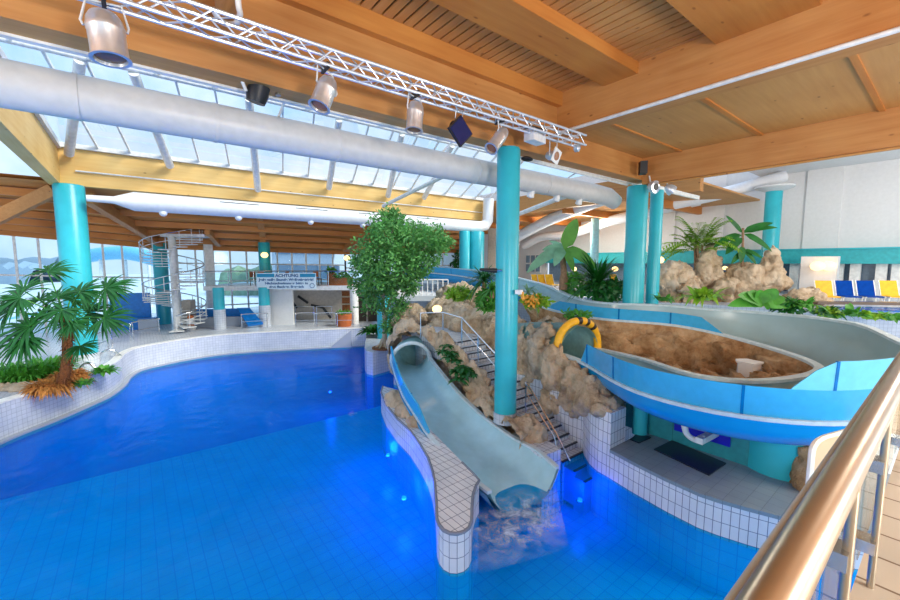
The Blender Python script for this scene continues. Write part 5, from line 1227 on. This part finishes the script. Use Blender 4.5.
# white railing on the upper floor left of the rocks, and pale wall there
a, c = F(402, 296, 26), F(448, 299, 26); zf = 3.55
mb = MB(); mb.slab([at_z(F(396, 296, 25.6), zf), at_z(F(452, 296, 25.6), zf), at_z(F(452, 296, 32), zf), at_z(F(396, 296, 32), zf)], (0, 0, -.35)); struct(mb, 'upper_floor', 'wall_white', smooth=False)
wr = thing('white_railing', 'white railing on the upper floor left of the far trough', 'railing', at_z(a, zf))
MB().tube([at_z(a, zf+1), at_z(c, zf+1)], .045, 8).build('hand_rail', 'white_steel', wr)
for i in range(10): p = a.lerp(c, i/9); MB().tube([at_z(p, zf), at_z(p, zf+1)], .04, 6).build('baluster', 'white_steel', wr)
wallpiece('wall_panel', 'grey wall strip between the tall column and the duct elbow', F(488, 240, 38), F(505, 240, 38), DECK, 9.2, 'wall_beige', .3, 'wall')
# short signal horn on the tall column
q = F(497, 270.5, 11.4); t = thing('column_spotlight', 'black spotlight clamped to the left side of the tall column', 'spotlight', q)
MB().tube([q, q-RT*.12, q-RT*.5+V((0, 0, .03))], [.07, .07, .035], 10).build('body', 'black', t); MB().tube([q, q+RT*.14], .03, 8).build('clamp', 'chrome', t)
q = F(519, 292, 11.3); t = thing('wall_speaker', 'small pale box with yellow tag on the tall column', 'sensor', q); MB().box(q, (.18, .16, .12), .3).build('box', 'white_paint', t); MB().box(q+RT*.1+V((0, 0, -.1)), (.06, .06, .2)).build('tag', 'flower', t)

# ================================================================ outdoors
mb = MB(); mb.prism([(-160, 20), (-160, 200), (120, 200), (120, 44), (34.5, 44), (-16.5, 44), (-16.5, 17), (-24, 17)], .2, .9); struct(mb, 'ground', 'outdoor_ground', smooth=False)
for lab, px0_, px1_, py, f, mt in (('pale distant hill seen through the left windows', -60, 60, 253, 160, 'outdoor_hill'), ('green hedge bank outside the balcony windows', 226, 284, 261, 60, 'outdoor_hedge'), ('tree line outside the left windows', -30, 40, 258, 90, 'outdoor_hill')):
    mb = MB(); a, c = F(px0_, 270, f), F(px1_, 270, f); ht = zat(0, py, f)
    k = 14; rows = []
    for i in range(k+1):
        p = a.lerp(c, i/k); hh = ht*(.75+.35*noise.noise(V((i*.6, px0_, 0))))+.3
        rows.append([at_z(p-FW*3, .8), at_z(p-FW*1.5, .8+hh*.7), at_z(p, hh), at_z(p+FW*5, hh*.8), at_z(p+FW*8, .8)])
    o = mb.grid(rows).build('hill' if 'hill' in lab else 'hedge', mt); tag(o, lab, 'hill' if 'hill' in lab else 'hedge')
a, c = F(286, 262, 56), F(345, 262, 54); b0 = thing('outdoor_building', 'pale grey building outside behind the balcony windows', 'building', at_z(a, .9))
MB().beam(at_z(a, 5.5), at_z(c, 5.5), 6, 9.2).build('wall', 'outdoor_wall', b0, smooth=False)
for i in range(6):
    p = a.lerp(c, (i+.5)/6)-FW*3.1
    for z in (4.5, 7.6): MB().box(at_z(p, z), (1.6, .3, 1.8), math.atan2((c-a).y, (c-a).x)).build('window', 'outdoor_window', b0, smooth=False)
o = MB().tube(spline([F(70, 262, 44), F(95, 255, 43), F(125, 253, 42), F(150, 258, 41), F(165, 264, 40)], 7), .7, 18).build('outdoor_slide_tube', 'tube_blue'); o['_t'] = 1; [MB().tube([F(px, 254, 42.5), at_z(F(px, 254, 42.5), .9)], .15, 8).build('support', 'white_steel', o) for px in (100, 125, 148)]; del o['_t']; tag(o, 'pale blue slide tube curving outside the left windows', 'slide')
for x0_, x1_, f, lab in ((-10, 60, 42, 'blue outdoor pool beyond the left windows'),):
    a, c = at_z(F(x0_, 300, f-10), .92), at_z(F(x1_, 300, f), .92); o = MB().slab([a, c, c+FW*12, a+FW*12], (0, 0, .04)).build('outdoor_pool', 'tube_blue', smooth=False); tag(o, lab, 'pool')

# ================================================================ viewer's balcony: handrail, glass, kerb
RY, RZ = .15, 5.15
hr = thing('balustrade', 'brushed steel balustrade with glass in the lower right foreground', 'railing', (2, RY, 4.25))
MB().tube([(-1.5, RY, RZ), (7, RY, RZ)], .037, 32).build('hand_rail', 'bronze_steel', hr)
MB().tube([(-1.5, RY+.05, RZ-.035), (7, RY+.05, RZ-.035)], .012, 12).build('glass_channel', 'steel_matte', hr)
for x0_, x1_ in ((-1.2, 1.62), (1.70, 2.52), (2.6, 4.2), (4.3, 6.5)):
    MB().span(x0_, x1_, .2, .206, 4.3, RZ-.03).build('glass_panel', 'rail_glass', hr, smooth=False)
for x in (1.66, 2.56, 4.25):
    MB().tube([(x, RY-.0, 4.2), (x, RY-.0, RZ-.02)], .014, 14).build('post', 'bronze_steel', hr)
    for z in (4.42, 4.8): MB().box((x, .18, z), (.09, .07, .055)).build('clamp', 'chrome', hr, smooth=True)
# return panels with rounded corners outside the rail
def rpanel(label, px0_, px1_, ytop0, ytop1, ybot, f0, f1):
    a, b_, c, d = F(px0_, ybot, f0), F(px1_, ybot+40, f1), F(px1_, ytop1, f1), F(px0_, ytop0, f0)
    a = V((d.x, d.y, a.z)); b_ = V((c.x, c.y, b_.z))
    e_ = a.lerp(d, .8); g_ = d.lerp(c, .18); pts = [a, e_]
    for k in range(1, 6):
        t_ = k/6; pts.append(e_*(1-t_)**2+d*2*t_*(1-t_)+g_*t_*t_)
    pts += [g_, c, b_]
    t = thing('balcony_screen', label, 'panel', a); nrm_ = (c-d).cross(V((0, 0, 1))).normalized()
    MB().slab(pts, nrm_*.02).build('sheet', 'peach', t, smooth=False); MB().tube(pts[:-1], .02, 8).build('frame', 'white_steel', t)
rpanel('lower peach panel with rounded white frame left of the handrail', 813, 872, 441, 424, 500, 2.6, 3.1)
rpanel('upper peach panel with rounded white frame left of the handrail', 873, 930, 392, 372, 425, 3.2, 3.8)
mb = MB(); mb.prism([(-2, -.12), (7, -.12), (7, .2), (-2, .2)], 4.05, 4.22); struct(mb, 'kerb_trim', 'tile_cream', smooth=False)
mb = MB(); mb.prism([(-2, -5), (7, -5), (7, -.12), (-2, -.12)], 4.0, 4.15); struct(mb, 'floor_balcony', 'tile_cream', smooth=False)

# ================================================================ pool lamps and house lamps
for px, py, dx, pw in ((388, 455, 0, 40), (404, 498, 0, 40), (330, 392, 0, 30), (270, 358, 0, 14), (330, 356, 0, 14), (640, 520, 0, 120), (690, 545, 0, 110), (580, 500, 0, 14)):
    p = W(px, py, -.75); t = thing('underwater_lamp', 'round blue underwater lamp glowing in the pool', 'lamp', p, 'blue underwater pool lamps')
    MB().lathe([(.09, -.06), (.11, 0), (.08, .02)], p, 16).build('housing', 'chrome', t); MB().ell(p+V((0, 0, .02)), (.07, .07, .03)).build('bulb', 'glow_lamp_blue', t)
    bulb('pool_glow', p+V((0, 0, .25)), pw, (.01, .06, 1), .2)
for o in list(bpy.data.objects):
    if '_o' in o: del o['_o']
